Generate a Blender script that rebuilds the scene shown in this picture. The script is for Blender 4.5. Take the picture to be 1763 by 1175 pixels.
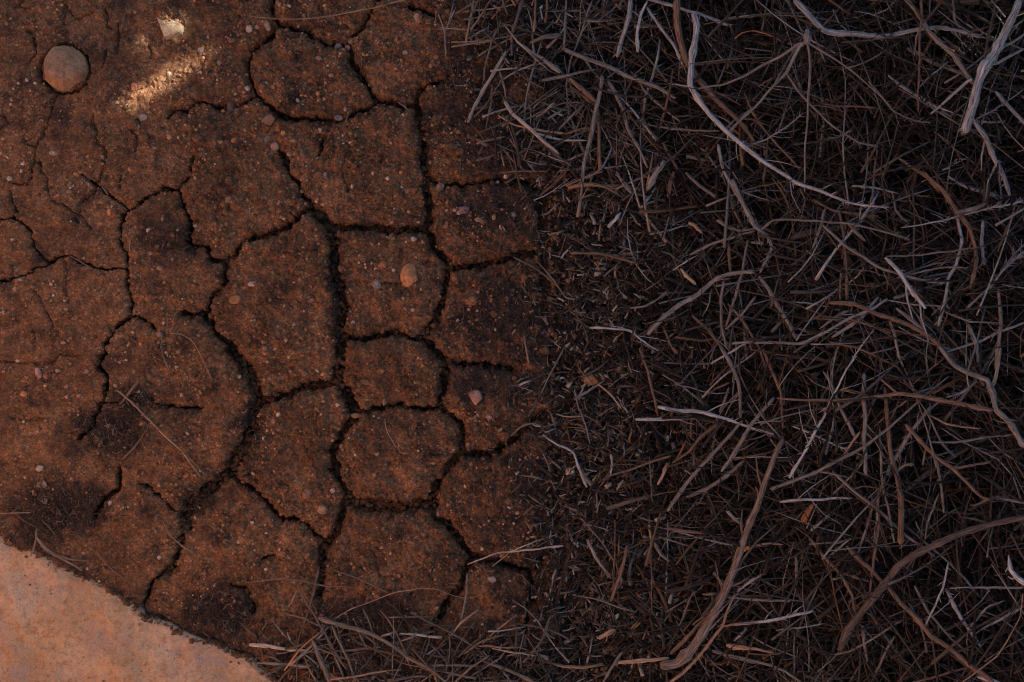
import bpy, math, random
import numpy as np
from mathutils import Vector

# ------------------------------------------------------------------ camera, sky, sun, exposure
for o in list(bpy.data.objects):
    bpy.data.objects.remove(o)
sc = bpy.context.scene
C = sc.collection
CAM_H = 1.714
cam_d = bpy.data.cameras.new('camera')
cam_d.lens = 35.0
cam_d.sensor_width = 36.0
cam_d.clip_start = 0.05
cam_d.clip_end = 500
cam = bpy.data.objects.new('camera', cam_d)
cam.location = (0, 0, CAM_H)
C.objects.link(cam)
sc.camera = cam

SUN_EL = math.radians(28)
SUN_AZ = math.atan2(0.47, 0.88)             # angle from +x, counter-clockwise
SUN = np.array([math.cos(SUN_EL) * math.cos(SUN_AZ), math.cos(SUN_EL) * math.sin(SUN_AZ), math.sin(SUN_EL)])
world = bpy.data.worlds.new('World')
sc.world = world
world.use_nodes = True
wn = world.node_tree.nodes
sky = wn.new('ShaderNodeTexSky')
sky.sky_type = 'NISHITA'
sky.sun_disc = False
sky.sun_elevation = SUN_EL
sky.sun_rotation = math.radians(90) - SUN_AZ
wn['Background'].inputs[1].default_value = 0.066
world.node_tree.links.new(sky.outputs[0], wn['Background'].inputs[0])
sun_d = bpy.data.lights.new('sun', 'SUN')
sun_d.energy = 5.0
sun_d.angle = math.radians(0.42)
sun_d.color = (1.0, 0.87, 0.70)
sun = bpy.data.objects.new('sun', sun_d)
sun.rotation_euler = Vector(SUN).to_track_quat('Z', 'Y').to_euler()
sun.location = Vector(SUN) * 30
C.objects.link(sun)
vs = sc.view_settings
vs.view_transform = 'Standard'
vs.look = 'None'
vs.exposure = 1.75
vs.gamma = 1.0
sc.cycles.use_denoising = True
sc.cycles.filter_width = 1.1
sc.cycles.max_bounces = 6
sc.cycles.diffuse_bounces = 4

rng = np.random.default_rng(7)
random.seed(7)

# ------------------------------------------------------------------ helpers
def XY(px, py, z=0.0):
    s = (CAM_H - z) / CAM_H / 1000.0
    return ((px - 881.5) * s, (587.5 - py) * s, z)

_perm = rng.permutation(1024)
_ga = rng.uniform(0, 2 * np.pi, 1024)
_gx, _gy = np.cos(_ga), np.sin(_ga)
def perlin(x, y, seed=0):
    x = np.asarray(x, float); y = np.asarray(y, float)
    xi = np.floor(x).astype(int); yi = np.floor(y).astype(int)
    xf = x - xi; yf = y - yi
    u = xf * xf * xf * (xf * (xf * 6 - 15) + 10); v = yf * yf * yf * (yf * (yf * 6 - 15) + 10)
    def g(ix, iy, dx, dy):
        h = _perm[(_perm[(ix + seed * 57) & 1023] + iy) & 1023]
        return _gx[h] * dx + _gy[h] * dy
    a = g(xi, yi, xf, yf); b = g(xi + 1, yi, xf - 1, yf)
    c = g(xi, yi + 1, xf, yf - 1); d = g(xi + 1, yi + 1, xf - 1, yf - 1)
    return ((a + (b - a) * u) + ((c + (d - c) * u) - (a + (b - a) * u)) * v) * 1.5
def fbm(x, y, octv=4, seed=0, gain=0.5):
    s = 0; a = 1; f = 1
    for k in range(octv):
        s = s + a * perlin(x * f, y * f, seed + k); a *= gain; f *= 2.03
    return s

def mesh_np(name, V, quads=None, tris=None, smooth=True):
    me = bpy.data.meshes.new(name)
    V = np.asarray(V, np.float32)
    loops = []; starts = []; totals = []; n = 0
    for F, k in ((quads, 4), (tris, 3)):
        if F is not None and len(F):
            F = np.asarray(F, np.int32)
            loops.append(F.ravel()); starts.append(n + np.arange(len(F)) * k); totals.append(np.full(len(F), k)); n += len(F) * k
    L = np.concatenate(loops); S = np.concatenate(starts); T = np.concatenate(totals)
    me.vertices.add(len(V)); me.vertices.foreach_set('co', V.ravel())
    me.loops.add(len(L)); me.loops.foreach_set('vertex_index', L.astype(np.int32))
    me.polygons.add(len(S)); me.polygons.foreach_set('loop_start', S.astype(np.int32)); me.polygons.foreach_set('loop_total', T.astype(np.int32))
    if smooth:
        me.polygons.foreach_set('use_smooth', np.ones(len(S), bool))
    me.update(calc_edges=True)
    me.validate()
    return me
def attr(me, name, kind, data):
    a = me.attributes.new(name, kind, 'POINT')
    a.data.foreach_set('color' if kind == 'FLOAT_COLOR' else 'vector', np.asarray(data, np.float32).ravel())
def link(name, me, mat, parent=None):
    o = bpy.data.objects.new(name, me)
    if mat:
        me.materials.append(mat)
    C.objects.link(o)
    o.parent = parent
    return o
def empty(name, loc=(0, 0, 0)):
    o = bpy.data.objects.new(name, None)
    o.empty_display_size = 0.02
    o.location = loc
    C.objects.link(o)
    return o
def tag(o, label, cat, group=None, kind=None):
    o['label'] = label; o['category'] = cat
    if group: o['group'] = group
    if kind: o['kind'] = kind
    return o

# ------------------------------------------------------------------ materials
def new_mat(name, rough=0.9, spec=0.25):
    m = bpy.data.materials.new(name); m.use_nodes = True
    nt = m.node_tree
    b = nt.nodes['Principled BSDF']
    b.inputs['Roughness'].default_value = rough
    b.inputs['Specular IOR Level'].default_value = spec
    return m, nt, b
def nd(nt, t, **kw):
    n = nt.nodes.new(t)
    for k, v in kw.items():
        if isinstance(k, str) and hasattr(n, k):
            setattr(n, k, v)
        else:
            n.inputs[k.replace('_', ' ')].default_value = v
    return n
def noise(nt, vec, scale, detail=4, rough=0.55):
    n = nt.nodes.new('ShaderNodeTexNoise')
    n.inputs['Scale'].default_value = scale; n.inputs['Detail'].default_value = detail; n.inputs['Roughness'].default_value = rough
    nt.links.new(vec, n.inputs['Vector'])
    return n.outputs['Fac']
def ramp(nt, fac, stops):
    n = nt.nodes.new('ShaderNodeValToRGB')
    e = n.color_ramp.elements
    while len(e) < len(stops): e.new(0.5)
    for el, (p, c) in zip(e, stops):
        el.position = p; el.color = (c if len(c) == 4 else (*c, 1)) if hasattr(c, '__len__') else (c, c, c, 1)
    nt.links.new(fac, n.inputs[0])
    return n.outputs[0]
def mix(nt, fac, a, b, mode='MIX'):
    n = nt.nodes.new('ShaderNodeMix'); n.data_type = 'RGBA'; n.blend_type = mode
    for s, v in ((n.inputs[0], fac), (n.inputs[6], a), (n.inputs[7], b)):
        if hasattr(v, 'is_linked'): nt.links.new(v, s)
        elif isinstance(v, (int, float)): s.default_value = v
        else: s.default_value = (*v, 1)
    return n.outputs[2]
def bump(nt, b, hs):
    prev = None
    for h, strength, dist in hs:
        n = nt.nodes.new('ShaderNodeBump')
        n.inputs['Strength'].default_value = strength; n.inputs['Distance'].default_value = dist
        nt.links.new(h, n.inputs['Height'])
        if prev: nt.links.new(prev, n.inputs['Normal'])
        prev = n.outputs[0]
    nt.links.new(prev, b.inputs['Normal'])
def pos(nt):
    return nt.nodes.new('ShaderNodeNewGeometry').outputs['Position']

def mud_material():
    m, nt, b = new_mat('mud', 0.92, 0.2)
    p = pos(nt)
    base = ramp(nt, noise(nt, p, 7, 6, 0.6), [(0.3, (0.18, 0.092, 0.047)), (0.5, (0.29, 0.146, 0.075)), (0.72, (0.39, 0.205, 0.106))])
    sa = nt.nodes.new('ShaderNodeAttribute'); sa.attribute_name = 'stain'
    ma = nt.nodes.new('ShaderNodeMath'); ma.operation = 'MULTIPLY_ADD'; ma.inputs[1].default_value = 0.2
    nt.links.new(sa.outputs['Fac'], ma.inputs[0]); nt.links.new(noise(nt, p, 17, 9, 0.72), ma.inputs[2])
    org = ramp(nt, ma.outputs[0], [(0.50, 0.0), (0.66, 0.88)])
    c = mix(nt, org, base, (0.06, 0.043, 0.036))
    sp = nd(nt, 'ShaderNodeTexVoronoi', Scale=310.0); nt.links.new(p, sp.inputs['Vector'])
    spc = nt.nodes.new('ShaderNodeSeparateColor'); nt.links.new(sp.outputs['Color'], spc.inputs[0])
    c = mix(nt, 1.0, c, ramp(nt, spc.outputs[0], [(0.0, 0.6), (0.45, 0.9), (0.88, 1.08), (1.0, 1.8)]), 'MULTIPLY')
    grain = noise(nt, p, 420, 4, 0.75)
    c = mix(nt, 1.0, c, ramp(nt, noise(nt, p, 55, 8, 0.75), [(0.32, 0.55), (0.5, 0.98), (0.68, 1.35)]), 'MULTIPLY')
    c = mix(nt, 1.0, c, ramp(nt, grain, [(0.32, 0.68), (0.68, 1.32)]), 'MULTIPLY')
    nt.links.new(c, b.inputs['Base Color'])
    bump(nt, b, [(noise(nt, p, 120, 7, 0.75), 1.0, 0.010), (sp.outputs['Distance'], 0.8, 0.003), (grain, 0.9, 0.003)])
    return m
def litter_soil_material():
    m, nt, b = new_mat('litter_soil', 0.95, 0.15)
    p = pos(nt)
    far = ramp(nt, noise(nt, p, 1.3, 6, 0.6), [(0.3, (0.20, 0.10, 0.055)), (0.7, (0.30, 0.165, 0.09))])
    near = ramp(nt, noise(nt, p, 30, 8, 0.7), [(0.3, (0.010, 0.007, 0.006)), (0.6, (0.030, 0.020, 0.013)), (0.8, (0.075, 0.045, 0.027))])  # soil colour under the litter darkened to deepen the shade there
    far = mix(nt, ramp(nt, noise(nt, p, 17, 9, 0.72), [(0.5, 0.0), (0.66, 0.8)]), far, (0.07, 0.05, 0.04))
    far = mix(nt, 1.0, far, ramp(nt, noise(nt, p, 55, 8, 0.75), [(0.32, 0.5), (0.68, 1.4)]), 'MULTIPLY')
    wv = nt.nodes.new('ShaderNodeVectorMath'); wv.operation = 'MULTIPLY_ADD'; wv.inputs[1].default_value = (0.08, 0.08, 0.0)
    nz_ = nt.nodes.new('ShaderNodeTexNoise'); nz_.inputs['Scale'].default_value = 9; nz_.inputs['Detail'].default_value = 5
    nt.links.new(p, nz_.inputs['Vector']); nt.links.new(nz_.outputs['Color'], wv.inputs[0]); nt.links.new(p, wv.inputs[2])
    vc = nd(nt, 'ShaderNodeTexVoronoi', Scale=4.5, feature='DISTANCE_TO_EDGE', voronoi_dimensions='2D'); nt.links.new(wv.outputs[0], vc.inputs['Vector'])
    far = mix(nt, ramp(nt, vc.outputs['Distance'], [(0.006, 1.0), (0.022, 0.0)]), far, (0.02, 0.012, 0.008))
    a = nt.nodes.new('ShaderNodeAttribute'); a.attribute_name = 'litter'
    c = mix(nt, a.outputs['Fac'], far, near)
    g = noise(nt, p, 500, 4, 0.7)
    c = mix(nt, 1.0, c, ramp(nt, g, [(0.3, 0.5), (0.7, 1.4)]), 'MULTIPLY')
    nt.links.new(c, b.inputs['Base Color'])
    bump(nt, b, [(noise(nt, p, 60, 6, 0.7), 0.9, 0.01), (g, 0.7, 0.002)])
    return m
def tint_material(name, rough=0.88, streak=True, spec=0.25):
    m, nt, b = new_mat(name, rough, spec)
    a = nt.nodes.new('ShaderNodeAttribute'); a.attribute_name = 'tint'
    if streak:
        v = nt.nodes.new('ShaderNodeAttribute'); v.attribute_name = 'bark'
        mp = nt.nodes.new('ShaderNodeMapping'); mp.inputs['Scale'].default_value = (2.2, 2.2, 26)
        nt.links.new(v.outputs['Vector'], mp.inputs[0])
        s = noise(nt, mp.outputs[0], 1.6, 5, 0.65)
        w = noise(nt, pos(nt), 55, 4, 0.6)
        c = mix(nt, 1.0, a.outputs['Color'], ramp(nt, s, [(0.32, 0.12), (0.47, 0.8), (0.7, 1.95)]), 'MULTIPLY')
        c = mix(nt, ramp(nt, w, [(0.54, 0.0), (0.7, 0.5)]), c, (0.13, 0.065, 0.038))
        nt.links.new(c, b.inputs['Base Color'])
        bump(nt, b, [(s, 1.0, 0.0022)])
    else:
        p = pos(nt)
        g = noise(nt, p, 300, 4, 0.7)
        w = noise(nt, p, 40, 4, 0.6)
        c = mix(nt, 1.0, a.outputs['Color'], ramp(nt, g, [(0.3, 0.65), (0.7, 1.3)]), 'MULTIPLY')
        c = mix(nt, 1.0, c, ramp(nt, noise(nt, p, 95, 7, 0.75), [(0.33, 0.45), (0.5, 1.0), (0.68, 1.4)]), 'MULTIPLY')
        c = mix(nt, ramp(nt, w, [(0.45, 0.0), (0.68, 0.75)]), c, (0.17, 0.085, 0.045))
        nt.links.new(c, b.inputs['Base Color'])
        bump(nt, b, [(noise(nt, p, 110, 6, 0.7), 0.6, 0.006), (g, 0.6, 0.0016)])
    return m
def sandstone_material(name, c0, c1, c2):
    m, nt, b = new_mat(name, 0.85, 0.25)
    p = pos(nt)
    c = ramp(nt, noise(nt, p, 9, 6, 0.6), [(0.32, c0), (0.5, c1), (0.7, c2)])
    c = mix(nt, ramp(nt, noise(nt, p, 60, 8, 0.75), [(0.48, 0.0), (0.62, 0.7)]), c, (0.34, 0.16, 0.07))
    c = mix(nt, ramp(nt, noise(nt, p, 19, 10, 0.8), [(0.49, 0.0), (0.62, 0.75)]), c, (0.33, 0.25, 0.225))
    c = mix(nt, ramp(nt, noise(nt, p, 140, 6, 0.75), [(0.55, 0.0), (0.68, 0.8)]), c, (0.13, 0.08, 0.055))
    g = noise(nt, p, 420, 4, 0.7)
    c = mix(nt, 1.0, c, ramp(nt, g, [(0.3, 0.75), (0.7, 1.2)]), 'MULTIPLY')
    nt.links.new(c, b.inputs['Base Color'])
    bump(nt, b, [(noise(nt, p, 40, 8, 0.7), 0.7, 0.012), (g, 0.5, 0.002)])
    return m

M_MUD = mud_material()
M_SOIL = litter_soil_material()
M_TWIG = tint_material('twig_bark', 0.82, True, 0.3)
M_STONE = tint_material('stone', 0.75, False, 0.3)
M_GRIT = tint_material('grit', 0.9, False, 0.2)
M_SLAB = sandstone_material('slab_sandstone', (0.41, 0.255, 0.14), (0.50, 0.335, 0.20), (0.53, 0.39, 0.275))
M_CLIFF = sandstone_material('red_sandstone', (0.44, 0.17, 0.075), (0.52, 0.22, 0.10), (0.58, 0.28, 0.14))

# ------------------------------------------------------------------ crack network (pixel coordinates of the plan, 1 px = 1 mm)
def P(s):
    v = [float(t) for t in s.replace(',', ' ').split()]
    return list(zip(v[0::2], v[1::2]))
CRACKS = [  # (width, points)
 (6, "468,-340 468,0 467,15 471,28 477,41 491,46 507,49 528,55 538,64 553,70 565,77 579,77 597,79 604,87"),
 (7, "477,41 469,59 454,70 438,80 432,94 425,105 427,123 433,143 438,161 451,174 469,186 484,197 502,203 528,202 543,202 558,204 576,206 594,202 612,193 630,185 643,176 649,174"),
 (10, "604,87 604,102 608,115 617,128 629,142 637,153 646,169 655,174 671,175 683,177 694,181 712,179 717,169 719,161"),
 (9, "717,163 725,150 737,146 755,142"),
 (5, "600,80 604,61 617,54 625,46 632,28 650,0 660,-340"),
 (4, "701,8 714,17 729,19 740,26 760,30"),
 (14, "716,172 719,189 723,212 727,230 729,255 729,281 735,300 735,320 735,338 740,356 737,382 732,394"),
 (14, "732,394 742,407 745,423 757,438 770,448 773,463 770,479 765,499 757,530 752,553 737,566 729,580"),
 (13, "530,359 540,369 558,377 574,387 589,394 617,391 645,391 671,397 701,396 732,394"),
 (8, "474,250 482,266 492,283 500,300 505,305 515,326 525,341 533,354 530,362"),
 (9, "533,360 510,377 497,389 471,401 447,407 429,412 411,425 401,443 386,448 368,448 360,445 356,425"),
 (7, "356,425 332,425 324,420 324,402 327,382 319,366 311,348 305,330 297,325"),
 (5, "303,328 314,315 327,302 326,300 327,283 334,268"),
 (6, "297,325 281,325 258,336 243,346 230,357 217,361"),
 (4, "217,361 204,348 184,336 168,320 153,310"),
 (8, "217,361 209,374 207,392 204,412 212,428 220,443 217,463 218,484 223,504 225,525 222,543 209,558 197,566 191,578 179,594 183,606 174,618 171,628 176,641 186,651 184,672 181,687 171,705 163,720 151,743 138,756"),
 (10, "207,804 207,825 202,843 179,860 169,878 163,891"),
 (6, "179,694 204,693 225,682"),
 (5, "263,694 289,698 306,703 350,703"),
 (5, "224,544 245,549 258,555 266,568"),
 (13, "315,540 329,543 342,540 357,552 365,566 380,583 395,600"),
 (20, "395,600 409,618 429,646 439,674 444,692 434,712 431,738 421,763 403,789"),
 (21, "403,789 398,812 378,825 352,845 327,866 315,890 317,910"),
 (11, "317,910 309,931 304,952 296,972 283,985 288,992"),
 (4, "283,985 260,1000 255,1018 245,1031 240,1046"),
 (10, "393,445 386,463 386,484 380,497 365,507 360,522 356,535 342,540"),
 (14, "443,697 451,692 484,684 502,677 523,669 543,665 563,661 579,656"),
 (20, "553,370 566,392 574,415 574,443 576,474 584,499 589,525 589,543 584,568 584,594 584,625 581,651 594,674 604,697 612,712"),
 (10, "590,576 612,583 630,586 653,576 673,573 691,578 709,583 729,583 745,600 757,612 770,625"),
 (9, "770,625 783,626 798,627 828,627 871,634 882,637"),
 (12, "765,620 766,651 763,674 757,694 757,702"),
 (8, "612,712 635,710 645,703 671,701 686,697 706,701 732,703 757,702"),
 (12, "757,702 775,715 791,728 797,743 796,766 793,779 778,797 763,817 750,840 745,856"),
 (22, "745,868 719,872 681,876 643,874 610,868 594,862"),
 (14, "612,714 599,733 586,746 578,766 574,789 574,812 586,830 594,845 594,860 589,876 586,898 579,918 566,931 553,949 551,970 553,985 551,1003 546,1030"),
 (9, "395,815 415,835 431,841 443,848 456,866 466,881 484,896 512,895"),
 (4, "512,895 523,908 543,921 561,930"),
 (13, "745,860 740,878 750,895 768,903 783,921 798,941 811,959 805,972 801,982 798,1008 783,1023 770,1041 760,1061 750,1077 740,1100"),
 (11, "808,958 828,964 851,967 874,975 896,981 916,978 933,961 950,950"),
 (9, "913,982 913,1001 919,1018 911,1041 905,1058 903,1090"),
 (12, "793,779 800,780 817,784 837,784 857,776 871,764 891,753 905,738 940,715"),
 (12, "771,463 800,459 828,456 857,450 882,440 894,439 928,433 945,430"),
 (15, "890,308 915,318 927,335 934,370 935,420 941,460 949,520 955,580 962,640 968,690"),
 (6, "737,300 757,318 790,318 850,310 905,312"),
 (5, "439,168 420,175 400,182 378,184 357,176 340,176 319,189 301,189 286,202"),
 (4, "-340,384 0,379 23,377 38,382 51,400 61,430 79,451 87,452 107,443 120,440 153,458 184,463 218,461"),
 (4, "87,452 51,469 36,479 0,483 -340,490"),
 (4, "240,832 260,843 273,853 283,863 300,880"),
 (5, "400,1010 420,1015 431,1033 433,1055"),
 (4, "554,237 553,253 547,266"),
 (4, "448,966 459,962 468,960"),
 (7, "-340,160 -210,170 -60,140 -20,60 -30,-40 -50,-180 -40,-340"), (6, "-210,170 -200,20 -30,-40"), (6, "-180,386 -170,270 -210,170"), (7, "-50,-180 -200,-150 -340,-170"), (6, "130,-60 110,-200 120,-340"), (7, "468,-190 330,-200 110,-200"), (7, "660,-220 800,-230 960,-210"), (6, "-60,600 -200,620 -340,600"), (5, "-60,140 -40,260 -70,384"), (6, "-70,490 -60,600 -80,720 -340,760"), (6, "-60,600 -20,690 -30,800 -60,900"),
 (6, "120,-150 130,-60 240,-40 330,-70 468,-80"), (6, "330,-70 350,-150"), (8, "660,-90 760,-60 850,-90 930,-60"),
]
HAIR = [  # (depth mm, points)
 (5, "96,166 87,192 79,220 64,243 59,255 59,273 52,296 48,320"),
 (4, "160,197 163,222 166,245 179,253 179,276 172,300 166,318 158,333 140,352 130,374 136,382"),
 (5, "202,38 203,64 199,89"), (4, "183,87 176,115"), (4, "112,3 110,43"), (4, "179,15 184,43 191,51"), (4, "255,77 258,100"),
 (6, "17,328 20,346 28,366"), (4, "79,305 84,336 97,349 115,359 140,370 152,395"), (3, "0,622 33,623 64,627 87,624 102,615 133,615"),
 (3, "18,720 48,725 82,720"), (3, "209,303 205,325"), (4, "40,0 25,8 48,14"), (3, "0,225 12,213 8,200"), (4, "59,255 40,240"), (3, "64,275 75,300"),
 (3, "118,18 130,30 160,22"), (3, "92,560 70,520 62,500"), (4, "475,200 468,215 460,228"), (4, "153,310 138,302"), (3, "220,205 235,240 233,258"),
 (5, "655,490 668,488 685,490"), (3, "600,260 590,300 600,330"), (3, "660,250 655,290"), (3, "250,640 252,655 268,662"), (3, "0,300 8,312 45,318"), (3, "40,40 55,60 60,90 50,110"),
 (9, " ".join(f"{111 + 43 * math.cos(q / 3.0):.0f},{119 + 42 * math.sin(q / 3.0):.0f}" for q in range(20))), (3, "736,770 748,781 760,783"), (3, "640,950 655,990 690,1000"), (3, "108,430 112,500 116,520"), (3, "56,570 60,600"),
]
ST = 2.0
OFF = 340
GX = np.arange(-OFF, 1000, ST); GY = np.arange(-OFF, 1290, ST)
PX, PY = np.meshgrid(GX, GY)
wx = PX + 3.6 * perlin(PX / 24, PY / 24, 3) + 2.8 * perlin(PX / 10, PY / 10, 5) + 1.3 * perlin(PX / 4.6, PY / 4.6, 6)
wy = PY + 3.6 * perlin(PX / 24, PY / 24, 13) + 2.8 * perlin(PX / 10, PY / 10, 15) + 1.3 * perlin(PX / 4.6, PY / 4.6, 16)
def seg_field(lines, reach):
    """distance-to-polyline minus half width, over the grid"""
    D = np.full(PX.shape, 60.0)
    for w, s in lines:
        pts = P(s) if isinstance(s, str) else s
        for (x0, y0), (x1, y1) in zip(pts[:-1], pts[1:]):
            r = reach + w
            i0 = max(0, int((min(x0, x1) - r + OFF) / ST)); i1 = min(len(GX), int((max(x0, x1) + r + OFF) / ST) + 2)
            j0 = max(0, int((min(y0, y1) - r + OFF) / ST)); j1 = min(len(GY), int((max(y0, y1) + r + OFF) / ST) + 2)
            if i0 >= i1 or j0 >= j1: continue
            X = wx[j0:j1, i0:i1]; Y = wy[j0:j1, i0:i1]
            dx, dy = x1 - x0, y1 - y0
            t = np.clip(((X - x0) * dx + (Y - y0) * dy) / (dx * dx + dy * dy + 1e-9), 0, 1)
            d = np.hypot(X - x0 - t * dx, Y - y0 - t * dy) - w * 0.5 * (0.95 if w > 4.5 else 1.0)
            D[j0:j1, i0:i1] = np.minimum(D[j0:j1, i0:i1], d)
    return D
D = seg_field(CRACKS, 40)
D = D + 1.7 * perlin(PX / 13, PY / 13, 21) + 1.0 * perlin(PX / 5.5, PY / 5.5, 22)
EDGE = 950 + 26 * perlin(PY / 85, PY * 0 + 0.5, 9) + 16 * perlin(PX / 26, PY / 26, 10)
D = np.minimum(D, EDGE - PX)
D = np.minimum(D, np.minimum(PX + 270 + 60 * perlin(PX / 90, PY / 90, 201), PY + 270 + 60 * perlin(PX / 90, PY / 90, 202)))
SLAB_EDGE = P("-420,640 -250,720 -90,850 -40,890 0,915 15,934 33,941 61,944 84,962 110,975 143,990 174,1005 199,1018 230,1041 245,1054 253,1064 278,1069 306,1084 340,1100 368,1105 396,1120 424,1130 450,1152 490,1180 545,1215 620,1300 660,1420 620,1560")
def slab_y(x):
    return np.interp(x, [p[0] for p in SLAB_EDGE[:-2]], [p[1] for p in SLAB_EDGE[:-2]])
D = np.minimum(D, slab_y(PX) + 1 - PY + 3 * perlin(PX / 14, PY / 14, 25))
PATCHES = [(190, 745, 75, 60), (110, 880, 95, 60), (380, 1065, 80, 55), (235, 690, 60, 30), (850, 545, 85, 75), (830, 660, 90, 40), (850, 360, 70, 45), (335, 860, 40, 30), (430, 740, 25, 60), (930, 880, 60, 130), (620, 1060, 120, 45), (800, 160, 70, 90), (870, 260, 80, 50), (285, 425, 60, 40), (580, 500, 20, 120), (735, 250, 16, 90)]
def patch_v(x, y):
    v = np.zeros(np.shape(x))
    for a, b, p, q in PATCHES:
        v = np.maximum(v, np.clip(1.25 - np.hypot((x - a) / p, (y - b) / q), 0, 1))
    return v
HD = seg_field([(0.0, s) for d, s in HAIR], 10)
hair_depth = np.zeros(PX.shape)
for d, s in HAIR:
    pts = P(s); xs = [p[0] for p in pts]; ys = [p[1] for p in pts]
    i0 = max(0, int((min(xs) - 12 + OFF) / ST)); i1 = int((max(xs) + 12 + OFF) / ST)
    j0 = max(0, int((min(ys) - 12 + OFF) / ST)); j1 = int((max(ys) + 12 + OFF) / ST)
    hair_depth[j0:j1, i0:i1] = np.maximum(hair_depth[j0:j1, i0:i1], d)

# label the plates (connected regions of the plan between cracks), run-based union find
inside = D > 0.2
parent_ = [0]
def find(a):
    while parent_[a] != a:
        parent_[a] = parent_[parent_[a]]; a = parent_[a]
    return a
LAB = np.zeros(PX.shape, np.int32)
prev = []
for j in range(inside.shape[0]):
    row = inside[j]
    e = np.flatnonzero(np.diff(np.concatenate(([0], row.view(np.int8), [0]))))
    cur = []
    for a, b in zip(e[0::2], e[1::2]):
        lab = 0
        for (pa, pb, pl) in prev:
            if pa < b and pb > a:
                r = find(pl)
                if lab == 0: lab = r
                elif r != lab: parent_[max(r, lab)] = min(r, lab); lab = min(r, lab)
        if lab == 0:
            parent_.append(len(parent_)); lab = len(parent_) - 1
        cur.append((a, b, lab)); LAB[j, a:b] = lab
    prev = cur
root = np.array([find(i) for i in range(len(parent_))], np.int32)
LAB = root[LAB]
ids, cnt = np.unique(LAB[LAB > 0], return_counts=True)

# plate heights
amp = 0.55 + 0.75 * np.clip((PX - 120) / 330, 0, 1)
Zt = 0.0040 * fbm(PX / 70, PY / 70, 3, 31) + amp * (0.0036 * fbm(PX / 22, PY / 22, 3, 41) + 0.0021 * fbm(PX / 8, PY / 8, 2, 51))
crumb = np.clip(perlin(PX / 40, PY / 40, 77) * 1.5 + 0.35, 0, 1) * (0.35 + 0.65 * np.clip((PX - 150) / 250, 0, 1))
Zt += crumb * 0.0075 * (np.abs(perlin(PX / 9, PY / 9, 61)) + 0.5 * np.abs(perlin(PX / 4.6, PY / 4.6, 62)))
rimw = 0.22 + 0.78 * np.clip((PX - 180) / 260, 0, 1)
width = 3.0 + 11.0 * np.clip(0.45 + perlin(PX / 34, PY / 34, 70), 0, 1)
rim = np.clip((D + 1.6 * perlin(PX / 6, PY / 6, 73)) / width, 0, 1)
Zt -= rimw * (0.0125 + 0.006 * perlin(PX / 16, PY / 16, 71)) * (1 - rim) ** 1.8
# flakes broken off the rims leave small steps
flake = np.clip(perlin(PX / 15, PY / 15, 74) * 3 - 0.9, 0, 1) * np.clip(1 - D / 26, 0, 1)
Zt -= rimw * 0.0045 * flake
Zt += 0.007 * (1 - np.exp(-np.clip(D, 0, None) / 38)) * np.clip((PX - 200) / 200, 0, 1)
hl = np.exp(-(HD / 1.9) ** 2)
Zt -= hl * hair_depth * 0.001 * 1.8
# sagging toward the litter side and under the stone slab
Zt -= 0.010 * np.clip((PX - 900) / 90, 0, 1) ** 2
zoff = {}
for i in ids:
    m = LAB == i
    cx, cy = PX[m].mean(), PY[m].mean()
    k = 1.0 if cx > 260 else 0.3
    Zt[m] += k * (rng.uniform(-0.003, 0.003) + rng.uniform(-0.00003, 0.00003) * (PX[m] - cx) + rng.uniform(-0.00003, 0.00003) * (PY[m] - cy))

# ground sheet: crack floors, the soil under the litter, and open ground to the horizon
def ground_z(px, py):
    inpl = np.clip((px + 225 + 60 * perlin(px / 90, py / 90, 201)) / 30, 0, 1) * np.clip((EDGE_MEAN - px) / 30 + 0.5, 0, 1) * np.clip((py + 225 + 60 * perlin(px / 90, py / 90, 202)) / 30, 0, 1) * np.clip((1255 - py) / 18, 0, 1)
    rough = 0.004 * fbm(px / 30, py / 30, 3, 81)
    big = 0.03 * perlin(px / 1800, py / 1800, 88) * np.clip((np.hypot(px - 881, py - 587) - 1500) / 1500, 0, 1)
    out = np.where(px > 900, -0.010, -0.003) + rough * 0.7 + big
    return out * (1 - inpl) + inpl * (-0.038 + rough)
EDGE_MEAN = 928
def axis(lo, hi, step, far):
    a = list(np.arange(lo, hi + 1, step)); g = step; l = lo; h = hi
    while h < far:
        g *= 1.35; h += g; l -= g; a.append(h); a.insert(0, l)
    return np.array(a)
ax = axis(-420, 2000, 10, 40000); ay = axis(-420, 1450, 10, 40000)
gX, gY = np.meshgrid(ax, ay)
gZ = ground_z(gX, gY)
nx, ny = len(ax), len(ay)
ii = np.arange(nx * ny).reshape(ny, nx)
V = np.stack([(gX - 881.5) / 1000, (587.5 - gY) / 1000, gZ], -1).reshape(-1, 3)
Q = np.stack([ii[1:, :-1], ii[1:, 1:], ii[:-1, 1:], ii[:-1, :-1]], -1).reshape(-1, 4)
me = mesh_np('ground', V, Q)
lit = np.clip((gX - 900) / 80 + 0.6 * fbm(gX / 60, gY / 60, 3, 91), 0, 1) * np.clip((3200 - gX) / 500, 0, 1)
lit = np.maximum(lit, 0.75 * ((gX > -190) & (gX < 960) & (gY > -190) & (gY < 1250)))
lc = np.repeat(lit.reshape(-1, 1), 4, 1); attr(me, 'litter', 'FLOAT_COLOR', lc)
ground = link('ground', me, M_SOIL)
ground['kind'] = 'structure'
ground['label'] = 'shade-darkened soil below the cracks and beneath the twig litter'

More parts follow.
